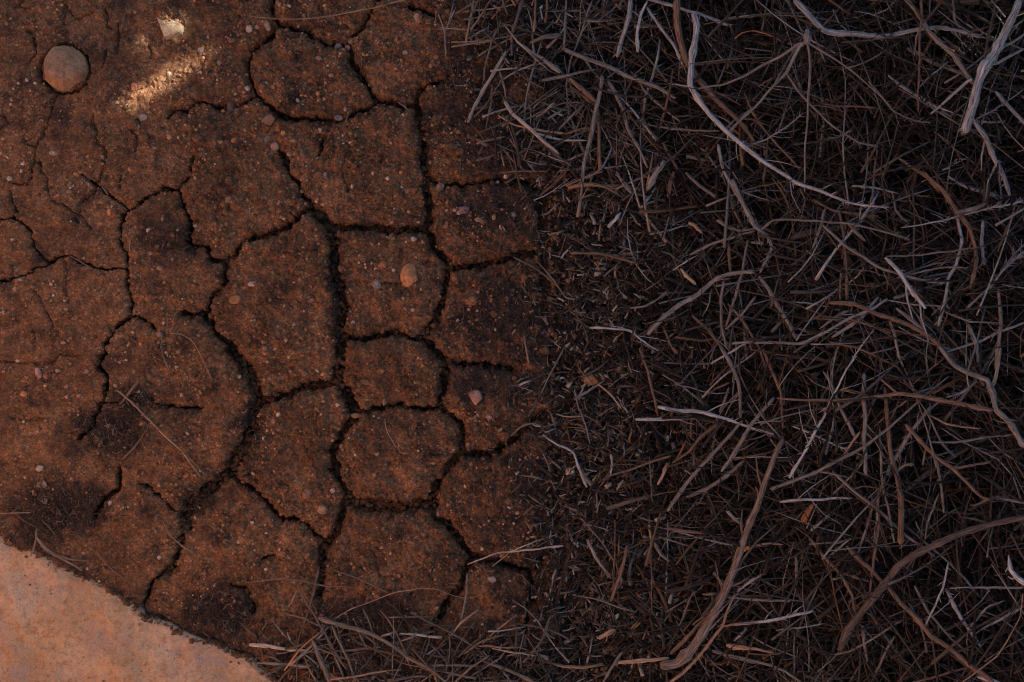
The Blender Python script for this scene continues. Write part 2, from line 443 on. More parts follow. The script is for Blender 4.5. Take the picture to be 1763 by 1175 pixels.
# mud plates, one mesh each, children of the ground
gy_, gx_ = np.gradient(D, ST)
gn = np.hypot(gx_, gy_) + 1e-6
snap = np.where((D > 0) & (D < 1.6 * ST), np.clip(D, 0, 1.3 * ST), 0)
VX = PX - gx_ / gn * snap; VY = PY - gy_ / gn * snap
nX, nY = len(GX), len(GY)
idx = np.arange(nX * nY).reshape(nY, nX)
cellLab = np.where((LAB[1:, :-1] == LAB[1:, 1:]) & (LAB[1:, :-1] == LAB[:-1, 1:]) & (LAB[1:, :-1] == LAB[:-1, :-1]), LAB[1:, :-1], 0)
cq = np.stack([idx[1:, :-1], idx[1:, 1:], idx[:-1, 1:], idx[:-1, :-1]], -1)
flat = np.stack([(VX - 881.5) / 1000, (587.5 - VY) / 1000, Zt], -1).reshape(-1, 3)
grad_flat = np.stack([-gx_ / gn, gy_ / gn], -1).reshape(-1, 2)
PLATE_OK = np.zeros(PX.shape, bool)
STAIN = np.clip(patch_v(PX, PY) * 1.0 + np.clip((PX - 760) / 240, 0, 1) * 0.45 + 0.30 * np.clip((500 - PY) / 500, 0, 1) * np.clip(1 - PX / 900, 0, 1), 0, 1).ravel()
for i, c in zip(ids, cnt):
    q = cq[cellLab == i]
    if len(q) < 25: continue
    used, inv = np.unique(q.ravel(), return_inverse=True)
    q = inv.reshape(-1, 4)
    PLATE_OK.ravel()[used] = True
    v = flat[used]
    e = np.concatenate([q[:, [0, 1]], q[:, [1, 2]], q[:, [2, 3]], q[:, [3, 0]]])
    key = e[:, 0].astype(np.int64) * len(v) + e[:, 1]; rkey = e[:, 1].astype(np.int64) * len(v) + e[:, 0]
    be = e[~np.isin(key, rkey)]
    bu, binv = np.unique(be.ravel(), return_inverse=True); be2 = binv.reshape(-1, 2)
    g = grad_flat[used][bu]
    n0 = len(v); nb = len(bu)
    m1 = v[bu].copy(); m1[:, 2] -= 0.007; m1[:, :2] += g * (0.0009 + 0.0012 * perlin(m1[:, 0] * 90, m1[:, 1] * 90, 4))[:, None]
    m2 = v[bu].copy(); m2[:, 2] -= 0.021; m2[:, :2] += g * (0.0006 + 0.0022 * perlin(m2[:, 0] * 70, m2[:, 1] * 70, 8))[:, None]
    m3 = v[bu].copy(); m3[:, 2] = -0.056; m3[:, :2] -= g * 0.002
    vv = np.concatenate([v, m1, m2, m3])
    sk = [np.stack([be[:, 1], be[:, 0], n0 + be2[:, 0], n0 + be2[:, 1]], -1)]
    for k in (0, 1):
        sk.append(np.stack([n0 + k * nb + be2[:, 1], n0 + k * nb + be2[:, 0], n0 + (k + 1) * nb + be2[:, 0], n0 + (k + 1) * nb + be2[:, 1]], -1))
    ctr = v.mean(0); ctr[2] = 0
    pm = mesh_np('mud_plate', vv - ctr, np.concatenate([q] + sk))
    st_ = np.concatenate([STAIN[used]] + [STAIN[used][bu]] * 3); attr(pm, 'stain', 'FLOAT_COLOR', np.repeat(st_[:, None], 4, 1))
    o = link('mud_plate', pm, M_MUD, ground)
    o.location = ctr

def top_z(px, py):
    """surface height at plan pixels: mud plate top or ground"""
    px = np.asarray(px, float); py = np.asarray(py, float)
    i = np.clip(np.round((px + OFF) / ST).astype(int), 0, nX - 1); j = np.clip(np.round((py + OFF) / ST).astype(int), 0, nY - 1)
    ok = PLATE_OK[j, i] & (px > -OFF) & (px < 1000) & (py > -OFF) & (py < 1290)
    return np.where(ok, Zt[j, i], ground_z(px, py)), ok, np.where(ok, D[j, i], -1)

# ------------------------------------------------------------------ sandstone slab (bottom left) and an unseen rock face added to bounce warm light
def resample(pts, step):
    pts = np.array(pts, float); d = np.concatenate([[0], np.cumsum(np.hypot(*np.diff(pts, axis=0).T))])
    t = np.arange(0, d[-1], step)
    return np.stack([np.interp(t, d, pts[:, 0]), np.interp(t, d, pts[:, 1])], -1)
E = resample(SLAB_EDGE, 4.0)
nE = len(E)
E = E + np.stack([2.2 * perlin(E[:, 0] / 17, E[:, 1] / 17, 26) + 1.5 * perlin(E[:, 0] / 6, E[:, 1] / 6, 27), 3.0 * perlin(E[:, 0] / 19, E[:, 1] / 19, 28) + 1.6 * perlin(E[:, 0] / 6, E[:, 1] / 6, 29)], -1)
inner = np.stack([np.linspace(-900, 120, nE), np.linspace(1080, 1900, nE)], -1)
fr = np.concatenate([[0, 0.0015, 0.004, 0.008], np.linspace(0.014, 1, 150) ** 1.35])
rows = []
dist0 = np.hypot(*(inner - E).T)
for f in fr:
    p = E + (inner - E) * f
    dpx = dist0 * f
    z = 0.002 + 0.005 * (1 - np.exp(-dpx / 5)) + 0.014 * np.clip(dpx / 120, 0, 1) + 0.05 * np.clip((dpx - 120) / 400, 0, 1.5) ** 1.5
    z = z + 0.0050 * fbm(p[:, 0] / 60, p[:, 1] / 60, 5, 101) * np.clip(dpx / 15, 0, 1) + 0.0015 * fbm(p[:, 0] / 14, p[:, 1] / 14, 3, 111)
    rows.append(np.stack([(p[:, 0] - 881.5) / 1000, (587.5 - p[:, 1]) / 1000, z], -1))
rows = [np.concatenate([rows[0][:, :2], np.full((nE, 1), -0.05)], 1)] + rows
rows.append(np.concatenate([rows[-1][:, :2], np.full((nE, 1), -0.05)], 1))
R = np.array(rows); nr = len(R)
k = np.arange(nr * nE).reshape(nr, nE)
slabq = np.stack([k[:-1, :-1], k[1:, :-1], k[1:, 1:], k[:-1, 1:]], -1).reshape(-1, 4)
slab = link('sandstone_slab', mesh_np('sandstone_slab', R.reshape(-1, 3), slabq), M_SLAB)
tag(slab, 'smooth tan and pinkish sandstone slab bordering the cracked mud', 'rock')

def make_cliff():
    u = np.linspace(-1.2, 3.2, 120); w = np.linspace(0, 1, 50)
    U, W = np.meshgrid(u, w)
    H = 2.7 + 0.4 * perlin(U / 2.0, U * 0 + 3.3, 120)
    z = -0.2 + W * (H + 0.2)
    back = 0.22 * W ** 2 + np.maximum(0.14 * fbm(U / 1.1, z / 0.8, 4, 130), -0.06) + 0.05 * np.abs(perlin(U / 4, z / 0.16, 140)) + np.where(W > 0.97, 2.0, 0) + 0.0
    dep = np.array([-math.cos(SUN_AZ), -math.sin(SUN_AZ)]); side = np.array([-dep[1], dep[0]])
    base = 1.30
    x = dep[0] * (base + back) + side[0] * U; y = dep[1] * (base + back) + side[1] * U
    V = np.stack([x, y, z], -1).reshape(-1, 3)
    k = np.arange(V.shape[0]).reshape(U.shape)
    q = np.stack([k[:-1, :-1], k[:-1, 1:], k[1:, 1:], k[1:, :-1]], -1).reshape(-1, 4)
    # solid back and sides
    bk = V.reshape(50, 120, 3)[-1].copy(); bk[:, 2] = -0.2; bk[:, :2] += dep * 0.4
    nV = len(V); V = np.concatenate([V, bk])
    b = nV + np.arange(120)
    q2 = np.stack([k[-1, :-1], k[-1, 1:], b[1:], b[:-1]], -1)
    o = link('unseen_bounce_outcrop', mesh_np('unseen_bounce_outcrop', V, np.concatenate([q, q2])), M_CLIFF)
    tag(o, 'unseen red sandstone outcrop added past the slab to bounce warm light', 'rock')
make_cliff()

# ------------------------------------------------------------------ tubes (twigs)
def tubes(paths, radii, K=6, flat=None, tint=None):
    """paths (N,S,3) radii (N,S) -> verts, quads, tris, bark, tint arrays"""
    paths = np.asarray(paths, float); N, S, _ = paths.shape
    t = np.gradient(paths, axis=1); t /= np.linalg.norm(t, axis=2, keepdims=True) + 1e-12
    up = np.zeros_like(t); up[..., 2] = 1
    par = np.abs(t[..., 2]) > 0.93
    up[par] = (1, 0, 0)
    a = np.cross(t, up); a /= np.linalg.norm(a, axis=2, keepdims=True) + 1e-12
    b = np.cross(a, t)
    th = np.arange(K) * 2 * np.pi / K
    fl = np.ones((N, 1, 1, 1)) if flat is None else np.asarray(flat).reshape(N, 1, 1, 1)
    ring = a[:, :, None, :] * np.cos(th)[None, None, :, None] + fl * b[:, :, None, :] * np.sin(th)[None, None, :, None]
    V = paths[:, :, None, :] + ring * radii[:, :, None, None]
    base = np.arange(N * S * K).reshape(N, S, K)
    r1 = np.roll(base, -1, axis=2)
    q = np.stack([base[:, :-1], r1[:, :-1], r1[:, 1:], base[:, 1:]], -1).reshape(-1, 4)
    q = q[:, ::-1]
    L = np.concatenate([np.zeros((N, 1)), np.cumsum(np.linalg.norm(np.diff(paths, axis=1), axis=2), axis=1)], 1)
    off = rng.uniform(0, 50, (N, 1, 1))
    bark = np.stack(np.broadcast_arrays(np.cos(th)[None, None, :] + off, np.sin(th)[None, None, :] + off * 0.3, L[:, :, None] + off * 0.01), -1).reshape(-1, 3)
    Vf = V.reshape(-1, 3)
    # end caps as fans
    c0 = N * S * K + np.arange(N); c1 = c0 + N
    caps = []
    for cc, s_, rev in ((c0, 0, False), (c1, S - 1, True)):
        A = base[:, s_, :]; B = r1[:, s_, :]
        ct = np.repeat(cc[:, None], K, 1)
        tr = np.stack([ct, A, B] if not rev else [ct, B, A], -1).reshape(-1, 3)
        caps.append(tr)
    Vf = np.concatenate([Vf, paths[:, 0], paths[:, -1]])
    bark = np.concatenate([bark, bark[:N] * 0 + 3.3, bark[:N] * 0 + 7.7])
    tn = np.asarray(tint, float).reshape(N, 3)
    tc = np.concatenate([np.repeat(tn, S * K, 0), np.minimum(tn * 1.5, 0.6), np.minimum(tn * 1.5, 0.6)])
    tc = np.concatenate([tc, np.ones((len(tc), 1))], 1)
    return Vf, q, np.concatenate(caps), bark, tc
def tube_mesh(name, parts, origin=None):
    """parts: list of tubes() results -> one mesh"""
    Vs = []; Qs = []; Ts = []; Bs = []; Cs = []; n = 0
    for V, q, t, b, c in parts:
        Vs.append(V); Qs.append(q + n); Ts.append(t + n); Bs.append(b); Cs.append(c); n += len(V)
    V = np.concatenate(Vs)
    if origin is not None: V = V - np.asarray(origin)
    me = mesh_np(name, V, np.concatenate(Qs), np.concatenate(Ts))
    attr(me, 'bark', 'FLOAT_VECTOR', np.concatenate(Bs)); attr(me, 'tint', 'FLOAT_COLOR', np.concatenate(Cs))
    return me
def smooth_path(pts, n):
    pts = np.asarray(pts, float)
    if len(pts) == 2:
        return pts[0] + (pts[1] - pts[0]) * np.linspace(0, 1, n)[:, None]
    d = np.concatenate([[0], np.cumsum(np.linalg.norm(np.diff(pts, axis=0), axis=1))])
    t = np.linspace(0, d[-1], n)
    out = []
    q = np.vstack([2 * pts[0] - pts[1], pts, 2 * pts[-1] - pts[-2]])
    for v in t:
        i = min(np.searchsorted(d, v, 'right') - 1, len(pts) - 2)
        u = (v - d[i]) / max(d[i + 1] - d[i], 1e-9)
        p0, p1, p2, p3 = q[i:i + 4]
        out.append(0.5 * ((2 * p1) + (-p0 + p2) * u + (2 * p0 - 5 * p1 + 4 * p2 - p3) * u * u + (-p0 + 3 * p1 - 3 * p2 + p3) * u ** 3))
    return np.array(out)

def pile(px, py):
    """height of the top of the brush pile (m)"""
    px = np.asarray(px, float); py = np.asarray(py, float)
    e = px + np.clip(330 - py, 0, 500) * 0.45 - np.clip(py - 850, 0, 400) * 0.10
    h = np.interp(e, [840, 950, 1050, 1180, 1320, 1500, 1760, 2200, 2700], [0, 0.004, 0.014, 0.03, 0.065, 0.125, 0.185, 0.24, 0.20])
    strip = np.clip((py - 1040) / 60, 0, 1) * np.clip((px - 420) / 90, 0, 1) * 0.012
    return np.maximum(h, strip)

TINT = {'grey': (0.25, 0.258, 0.262), 'pale': (0.385, 0.395, 0.40), 'brown': (0.17, 0.108, 0.076), 'dark': (0.11, 0.08, 0.068), 'tan': (0.36, 0.235, 0.155),
        'rust': (0.30, 0.12, 0.05), 'orange': (0.42, 0.20, 0.08), 'gb': (0.19, 0.172, 0.156), 'root': (0.05, 0.023, 0.016), 'brown2': (0.19, 0.145, 0.115)}
REG = {'A': (800, 0, 3.526), 'B': (1263, 0, 3.526), 'C': (800, 300, 3.526), 'D': (1263, 300, 3.526), 'E': (800, 600, 3.526), 'F': (1263, 600, 3.526), 'G': (800, 842, 3.526),
       'H': (1263, 842, 3.526), 'a': (0, 0, 3.9156), 'b': (400, 0, 3.9156), 'c': (0, 300, 3.9156), 'd': (400, 300, 3.9156), 'e': (0, 600, 3.9156), 'f': (400, 600, 3.9156),
       'g': (0, 875, 3.9156), 'h': (400, 875, 3.9156), '_': (0, 0, 1.0)}
def Z(reg, s):
    ox, oy, f = REG[reg]
    return [(ox + x / f, oy + y / f) for x, y in P(s)]
exec_twigs = []
# (name, region, points, r0, r1 in px, tint, lift mm, label or None, spur count, [ (points, r0, r1) side twigs ])
T = exec_twigs.append
B_, W_ = 'branch', 'twig'
T((B_,'_',"1194,22 1200,43 1193,85 1189,119 1189,148 1203,173 1223,199 1245,221 1277,250 1299,267 1334,292 1371,315 1413,329 1460,349 1504,355 1531,357",7.5,3.6,'pale',30,'long pale grey branch sweeping in one curve over the brush',10,[("1183,150 1165,146 1152,145",3,2),("1413,329 1425,322 1434,318",2.5,1.5)]))
T((B_,'_',"1389,50 1390,62 1388,76",7,7,'gb',45,'stubby grey-brown branch knot splaying into four long thin arms',0,[("1386,72 1371,77 1345,96 1314,113 1288,128 1263,139 1242,147 1203,152",4.5,3),("1388,72 1376,80 1368,96 1354,125 1334,147 1311,173 1289,193 1263,218 1257,226",5,3),("1391,74 1392,82 1395,113 1393,159 1391,199 1386,255 1386,315",4.2,2.6),("1392,74 1399,79 1427,94 1462,119 1490,142 1513,164 1535,184",3.6,2)]))
T((B_,'B',"370,0 430,60 490,130 560,185 640,205 760,210 860,220 960,215 1060,190 1130,180 1250,170 1380,190 1520,230",7,5,'grey',10,'thick grey branch with a sharp bend under the straight thin sticks',4,[]))
T((B_,'B',"1040,-10 1120,80 1190,190 1260,270 1340,350 1400,430 1460,515",6,5.5,'gb',30,'straight grey-brown stick leaning against the thick forked branch',3,[]))
T((B_,'B',"1745,-20 1700,90 1640,210 1580,340 1520,420 1480,510 1450,640 1405,810",7.0,10,'grey',45,'thick forked grey branch with stripped bark and a blunt broken foot',6,[("1560,390 1600,385 1680,340 1763,300",4.5,3.5),("1450,480 1420,490 1330,570 1200,690",4.5,3.5)]))
T((B_,'B',"1460,740 1520,830 1580,950 1630,1050 1680,1190",6,5.5,'grey',20,None,8,[]))
T((W_,'B',"320,450 390,550 470,640 560,730 660,810 760,870 880,890",3.8,3,'gb',28,None,14,[]))
T((W_,'B',"60,550 110,680 180,780 260,880 350,970 400,1030",4.2,3.5,'brown',10,None,4,[]))
T((W_,'B',"75,885 190,850 320,770 420,690",3.2,2.5,'grey',15,None,14,[]))
T((W_,'B',"480,600 530,630 620,645 750,645 870,660",3.4,2.6,'brown',15,None,4,[]))
T((W_,'B',"820,500 900,590 970,680 1100,740 1200,745",3.4,2.6,'gb',10,None,22,[]))
T((W_,'B',"10,240 60,197 130,188 210,210 290,255",2.6,2.4,'orange',12,'thin orange-brown stem arched over the dark brush',0,[]))
T((W_,'B',"1000,960 1080,1020 1170,1080 1250,1165",4.4,4,'brown',8,None,2,[]))
T((W_,'B',"1590,560 1660,640 1780,770",5.5,4.5,'grey',8,None,3,[]))
T((W_,'B',"1142,-20 1135,200 1130,450 1118,680",3.8,3.2,'brown',40,'long thin upright brown stick over the black gap in the brush',2,[]))
T((W_,'B',"850,90 930,60 1000,-10",3,2.5,'grey',5,None,2,[]))
T((W_,'B',"600,60 640,140 700,195",3,2.2,'grey',6,None,2,[]))
T((W_,'B',"1330,-10 1340,120 1370,170",3.4,4,'gb',22,None,4,[]))
T((W_,'B',"1590,40 1570,130 1545,230 1520,400",4,3.2,'dark',26,None,2,[]))
T((W_,'B',"1480,725 1560,680 1660,620 1763,540",3,2.2,'grey',14,None,5,[]))
T((W_,'B',"700,500 770,590 850,700",3.6,3,'dark',0,None,2,[]))
T((W_,'B',"1300,370 1250,420 1180,480 1130,530",3,2.4,'grey',2,None,4,[]))
T((W_,'B',"1050,290 1130,330 1210,380 1290,410 1400,450",6,5,'gb',-10,None,3,[]))
T((W_,'B',"720,790 640,830 510,860",4,3,'gb',2,None,10,[]))
T((W_,'B',"1250,1040 1330,1000 1420,960",2.6,1.8,'pale',6,'small whitish forked twig at the foot of the forked branch',8,[("1330,1000 1350,970 1400,970",1.8,1.4)]))
T((W_,'B',"800,1090 900,1050 1040,1010",3,2.6,'brown',6,None,2,[]))
T((W_,'A',"590,300 700,340 830,390 960,450 1060,490 1200,550 1280,600",6.4,5,'gb',14,'thick straight grey-brown stick with a snapped blunt end',3,[]))
T((W_,'A',"838,460 820,580 790,700 760,850 730,970 708,1125",5.6,6,'gb',18,'straight upright stick with a splintered lower end beside the bare hollow',3,[]))
T((W_,'A',"870,490 920,560 960,650 990,780 1050,880 1112,1020",5,4.5,'gb',10,None,3,[]))
T((W_,'A',"1005,-10 1000,110 965,220 930,350",7,5.5,'grey',12,None,4,[]))
T((W_,'A',"1112,10 1070,90 1050,200 1050,315",4.6,5,'pale',26,'short pale grey stick with a clean snapped tip',3,[]))
T((W_,'A',"612,-10 608,130 605,300",4.2,3.8,'gb',14,None,1,[]))
T((W_,'A',"775,10 740,110 690,250 650,360 620,500 630,700",4,2.4,'gb',10,None,5,[]))
T((W_,'A',"238,150 320,250 390,310 480,360 580,440",3,6,'grey',12,'grey stick splitting lengthwise into two fibres',1,[("370,300 440,370 530,440",3.4,2.6)]))
T((W_,'A',"355,-10 310,130 280,220 290,340",5,5,'dark',8,None,2,[]))
T((W_,'A',"225,130 170,240 130,380 115,500",4.2,3,'gb',8,None,2,[]))
T((W_,'A',"250,310 190,420 130,520 80,610 15,745",5,5.6,'grey',6,'frayed grey stick lying at the edge of the mud',2,[("30,700 80,640 120,540",3,3)]))
T((W_,'A',"240,610 290,690 330,720 430,810 570,935",6,4.4,'pale',10,'pale grey split stick curving below the bare hollow',2,[]))
T((W_,'A',"200,700 300,760 420,790 605,815",3,4,'tan',8,None,1,[]))
T((W_,'A',"440,815 580,855 740,855",4.2,3.6,'pale',8,None,1,[]))
T((W_,'A',"345,740 480,670 600,630 720,625",3,2.6,'gb',12,None,1,[]))
T((W_,'A',"-60,285 200,237 330,212",3,3.4,'gb',9,None,1,[]))
T((W_,'A',"390,260 470,230 585,212",4,7,'gb',9,'short brown stick with a hollow frayed end',0,[]))
T((W_,'A',"-10,78 150,55 330,25",3,2.6,'tan',8,None,1,[]))
T((W_,'A',"470,490 600,465 700,440 800,420",5,4,'gb',9,None,1,[]))
T((W_,'A',"635,480 720,550 800,620",6.6,6,'brown',8,None,1,[]))
T((W_,'A',"655,535 730,590 800,645",4.6,5,'brown',5,None,1,[]))
T((W_,'A',"1110,50 1200,180 1280,290 1330,410",5,4.6,'grey',14,None,3,[]))
T((W_,'A',"1015,440 1090,550 1200,650 1310,740",4,3.4,'gb',10,None,4,[]))
T((W_,'A',"1550,797 1400,797 1250,785 1130,760 980,710 850,680",3.6,1.8,'gb',9,'scaly brown twig tapering to a feathery tip',40,[("1140,760 1080,790 1010,775",1.8,1),("1300,760 1200,735 1120,715",2,1)]))
T((B_,'A',"1213,975 1180,1030 1150,1080 1110,1155",6.5,8,'gb',9,'short chunky split piece of grey wood',1,[]))
T((W_,'A',"895,900 860,985 840,1025 740,1090",3.4,3,'grey',8,'small forked grey twig shaped like a Y',1,[("845,1022 910,1015 990,1000",3,2.4)]))
T((W_,'A',"1540,880 1560,1000 1600,1080 1640,1160 1705,1250 1763,1390",5.4,4,'grey',12,None,10,[]))
T((W_,'A',"500,1040 350,1040 200,1050",4,3,'brown',8,'straight brown twig along the top of the gritty plate',0,[]))
T((W_,'A',"270,840 340,940 430,1050",3.6,3.2,'gb',8,None,1,[]))
T((B_,'A',"1100,-10 1250,30 1400,80 1500,110 1620,160",5,4,'grey',16,None,6,[]))
T((B_,'A',"1290,-10 1290,140 1310,260 1345,360 1420,490 1510,590 1620,690 1700,770 1763,860",8,6,'brown',14,'thick brown branch running alongside the pale curved branch',6,[]))
T((W_,'A',"1340,1050 1430,1130 1540,1210",5,4.5,'gb',8,None,2,[]))
T((W_,'A',"1270,1040 1250,1120 1240,1200",6,5,'brown',8,None,1,[]))
T((W_,'A',"920,1040 980,1140 1010,1180",4.5,4,'gb',5,None,1,[]))
T((W_,'A',"390,630 400,700 405,770",2,1.6,'pale',10,None,0,[]))
T((W_,'A',"505,725 560,690 620,655",4,3.4,'grey',8,None,0,[]))
T((W_,'A',"1610,795 1680,720 1763,640",4.4,4,'grey',14,None,1,[]))
T((W_,'A',"1200,870 1250,960 1290,1030",4,4.6,'brown',6,None,1,[]))
T((W_,'A',"210,430 240,520 250,600",3.4,3,'grey',9,None,0,[]))
T((W_,'A',"165,530 155,650 128,790",3.4,3,'gb',7,None,0,[]))
T((W_,'A',"430,1060 330,1020 220,900 150,760",3,2.4,'gb',5,None,1,[]))
T((W_,'A',"520,1150 600,1060 660,950 720,935",3.2,2.6,'brown',8,None,0,[]))
T((B_,'C',"1763,590 1600,610 1500,650 1400,740 1300,800 1220,860 1110,972",5,7,'gb',10,'dark crooked stick ending in a frayed tip in the chip litter',5,[]))
T((W_,'C',"760,935 900,940 1010,955 1080,1010 1180,1080",4,3.2,'pale',6,'pale fibrous stem bent above the smooth tan pebble',2,[("890,922 960,935 1010,955",2.4,2)]))
T((W_,'C',"870,320 905,280 950,235",5.2,4.6,'pale',6,None,0,[]))
T((W_,'C',"940,310 1000,170 1080,20",2.6,2,'gb',8,None,2,[]))
T((W_,'C',"640,485 800,480 930,510 1055,542",4,5,'brown',6,None,1,[]))
T((W_,'C',"1310,572 1350,615 1400,672",5,5,'tan',7,None,0,[]))
T((W_,'C',"440,530 520,620 605,740",3,3,'gb',7,None,1,[]))
T((W_,'C',"290,500 350,530 430,570 480,610 570,690",3.2,2.4,'gb',6,'thin twig reaching out of a crack over the mud',2,[]))
T((W_,'C',"1240,260 1225,330 1202,405",3.2,3,'gb',6,None,0,[]))
T((W_,'C',"1265,585 1330,540 1405,500",2.4,2.4,'pale',7,None,0,[]))
T((W_,'C',"1370,490 1520,420 1650,370 1763,340",4.4,3.6,'gb',10,None,3,[]))
T((W_,'C',"1380,860 1480,950 1560,1050 1620,1180",4.4,4,'brown',9,None,2,[]))
T((W_,'C',"1580,940 1680,860 1763,740",4.2,4,'gb',12,None,1,[]))
T((W_,'C',"1595,790 1690,900 1763,1020",3.4,3.6,'brown',12,None,1,[]))
T((W_,'C',"1500,1150 1620,1080 1763,990",3.6,3.6,'pale',10,'bluish grey twig lying straight over brown litter',0,[]))
T((W_,'C',"565,92 640,45 690,20",1.8,1.6,'pale',8,None,2,[("630,50 615,30 600,15",1.2,1)]))
T((W_,'C',"450,135 540,60 590,-5",4,3,'brown',6,None,0,[]))
T((W_,'C',"1608,430 1612,600",5,4.6,'brown',3,None,0,[]))
T((W_,'C',"1720,400 1690,580 1640,740 1590,920",4.4,4,'gb',10,None,1,[]))
T((W_,'C',"920,0 980,60 1020,120",4.6,4.4,'gb',4,None,0,[]))
T((W_,'C',"770,50 870,90 960,140",4,3,'gb',4,None,2,[]))
T((W_,'C',"1360,290 1400,315 1440,355",6,4,'tan',4,'pointed tan wood chip lying in brown litter',0,[]))
T((W_,'C',"1500,700 1480,800 1440,870",3,2.6,'gb',6,None,0,[]))
T((W_,'C',"1200,920 1250,1040 1295,1085",4,4.4,'brown',5,None,1,[]))
T((W_,'C',"1000,810 1090,800 1150,770 1240,710",3.8,3,'gb',5,None,1,[]))
T((W_,'C',"1530,280 1600,325 1680,345 1763,330",5,4,'gb',10,None,3,[]))
T((W_,'C',"1570,640 1555,780 1560,920 1590,1060",5,4,'gb',10,None,10,[]))
T((W_,'C',"360,980 370,1060 390,1150",2.6,2.6,'tan',7,'thin tan stalk lying on the debris-strewn plate',0,[]))
T((W_,'C',"1610,140 1640,240 1690,330",4.6,4.4,'brown',8,None,1,[]))
T((W_,'D',"540,310 660,420 800,520 920,580 1040,620 1160,650 1280,660",4.8,4,'gb',20,'long brown twig bowed like a shallow bow over the brush',3,[]))
T((W_,'D',"925,508 1000,590 1070,690 1165,815",5.6,5,'pale',26,'straight pale stick with dark knots lying on top of the brush',4,[]))
T((B_,'D',"1150,-10 1260,90 1350,210 1430,320 1470,440 1475,570 1440,700",6,4.5,'brown',18,None,4,[]))
T((W_,'D',"1010,330 1150,310 1300,275 1500,220 1650,190 1763,165",2.6,3.4,'pale',20,'pale feathery twig bristling with tiny side shoots',44,[]))
T((W_,'D',"1350,235 1460,210 1540,180",4.6,5.6,'gb',26,None,2,[]))
T((B_,'D',"580,782 740,790 880,850 1060,910 1160,970 1250,1040 1370,1180",5.4,6,'brown',14,None,4,[("580,782 578,765 585,745",3.4,3)]))
T((W_,'D',"985,815 1100,900 1190,990 1265,1055",5.6,5,'gb',12,None,3,[]))
T((B_,'D',"-10,1022 200,1022 410,1030 540,970 680,890 840,820 935,755",4,4.6,'grey',15,'long grey stick kinked in the middle over the litter',3,[]))
T((W_,'D',"940,770 1080,790 1310,805",3,2.8,'grey',16,None,1,[]))
T((W_,'D',"1240,815 1430,895 1605,900",3.4,2.8,'gb',16,None,3,[]))
T((B_,'D',"1360,260 1385,400 1350,540 1300,640 1280,800 1240,920",5,4.5,'grey',14,None,5,[]))
T((W_,'D',"930,500 1150,490 1300,470 1530,438",3.2,2.6,'gb',22,None,2,[]))
T((W_,'D',"1040,615 1200,580 1310,565 1435,570",3.2,2.6,'gb',18,None,1,[]))
T((W_,'D',"165,340 240,280 400,280 550,290 700,300 860,330 1070,400",4.2,2.8,'gb',20,'grey twig with an elbow at one end beside the curved branch tip',5,[]))
T((B_,'D',"-10,40 60,180 120,310 210,380 230,450 160,600",6,5,'gb',14,None,12,[]))
T((W_,'D',"150,620 220,700 300,850 380,1000",6,5,'gb',8,None,6,[]))
T((W_,'D',"640,230 670,380 680,560 685,765",5,4.6,'brown',12,None,2,[]))
T((W_,'D',"655,580 645,770",3.8,3.6,'brown',14,None,0,[]))
T((W_,'D',"1515,280 1505,430 1522,550",4.6,5,'grey',14,None,10,[]))
T((W_,'D',"1560,690 1620,600 1690,530 1763,465",3.6,3,'grey',14,None,24,[]))
T((W_,'D',"1415,820 1550,690 1640,570 1763,420",3.6,3,'grey',10,None,30,[]))
T((W_,'D',"700,880 860,930 960,970",4,3.4,'brown',16,None,2,[]))
T((W_,'D',"-5,820 80,930 150,1050 195,1175",4.2,3.6,'brown',14,None,3,[]))
T((W_,'D',"690,290 740,350 802,412",4.6,5,'gb',14,None,0,[]))
T((W_,'D',"1710,230 1640,380 1600,480",4,3,'brown',10,None,1,[]))
T((W_,'D',"580,1015 760,1060 900,1120 1010,1180",3.8,3.4,'brown',12,None,3,[]))
T((B_,'D',"1612,700 1622,900 1590,1180",5,5,'gb',14,None,3,[]))
T((W_,'D',"560,210 530,330 480,445",4.6,4.4,'gb',16,None,1,[]))
T((W_,'D',"790,565 750,620 700,665",3,2.6,'tan',12,None,0,[]))
T((W_,'D',"430,900 500,870 560,830 580,780",3,4,'brown',10,None,0,[]))
T((W_,'D',"700,830 620,870 520,940",4.4,4,'grey',4,None,1,[]))
T((W_,'D',"880,740 780,870 600,990",5,4.6,'grey',4,None,2,[]))
T((W_,'D',"850,535 870,600 885,620",2.6,2.4,'gb',14,None,0,[]))
T((W_,'D',"960,110 990,230 1060,300",4,3,'gb',10,None,12,[]))
T((W_,'D',"700,1165 770,1050 860,940",2.8,2.4,'pale',16,None,3,[]))
T((W_,'D',"950,880 980,980 1000,1100 1030,1170",4.4,4,'gb',10,None,1,[]))
T((W_,'D',"1430,910 1470,1040 1490,1165",5.4,5,'gb',10,None,2,[]))
T((W_,'D',"1610,960 1480,1020 1270,1090",4,3.4,'grey',10,None,2,[]))
T((W_,'D',"1763,900 1680,935 1600,960",4,3.6,'grey',16,None,1,[]))
T((W_,'D',"60,100 160,70 335,45",2.6,2,'brown',16,None,1,[]))
T((W_,'D',"20,90 120,130 220,158",2.4,2,'grey',18,None,6,[]))
T((W_,'D',"720,70 860,85 1000,120",4,2.6,'grey',12,None,2,[]))
T((W_,'D',"480,150 600,220 880,260",4.6,3.6,'brown',6,None,8,[]))
T((W_,'D',"400,90 430,160 410,280",2.6,1.8,'gb',10,None,12,[]))
T((B_,'E',"1170,350 1300,380 1460,390 1600,430 1763,490 1880,525",5.6,4,'pale',14,'pale gently bowed branch with a frayed tip over the chips',4,[]))
T((W_,'E',"1035,432 1200,430 1300,425 1385,408",5.6,4,'pale',8,'straight pale stem with a bulging split end',0,[]))
T((B_,'E',"1690,438 1560,580 1450,700 1340,830 1228,985",5,5.4,'gb',14,'long straight stick slanting across the chip litter',3,[]))
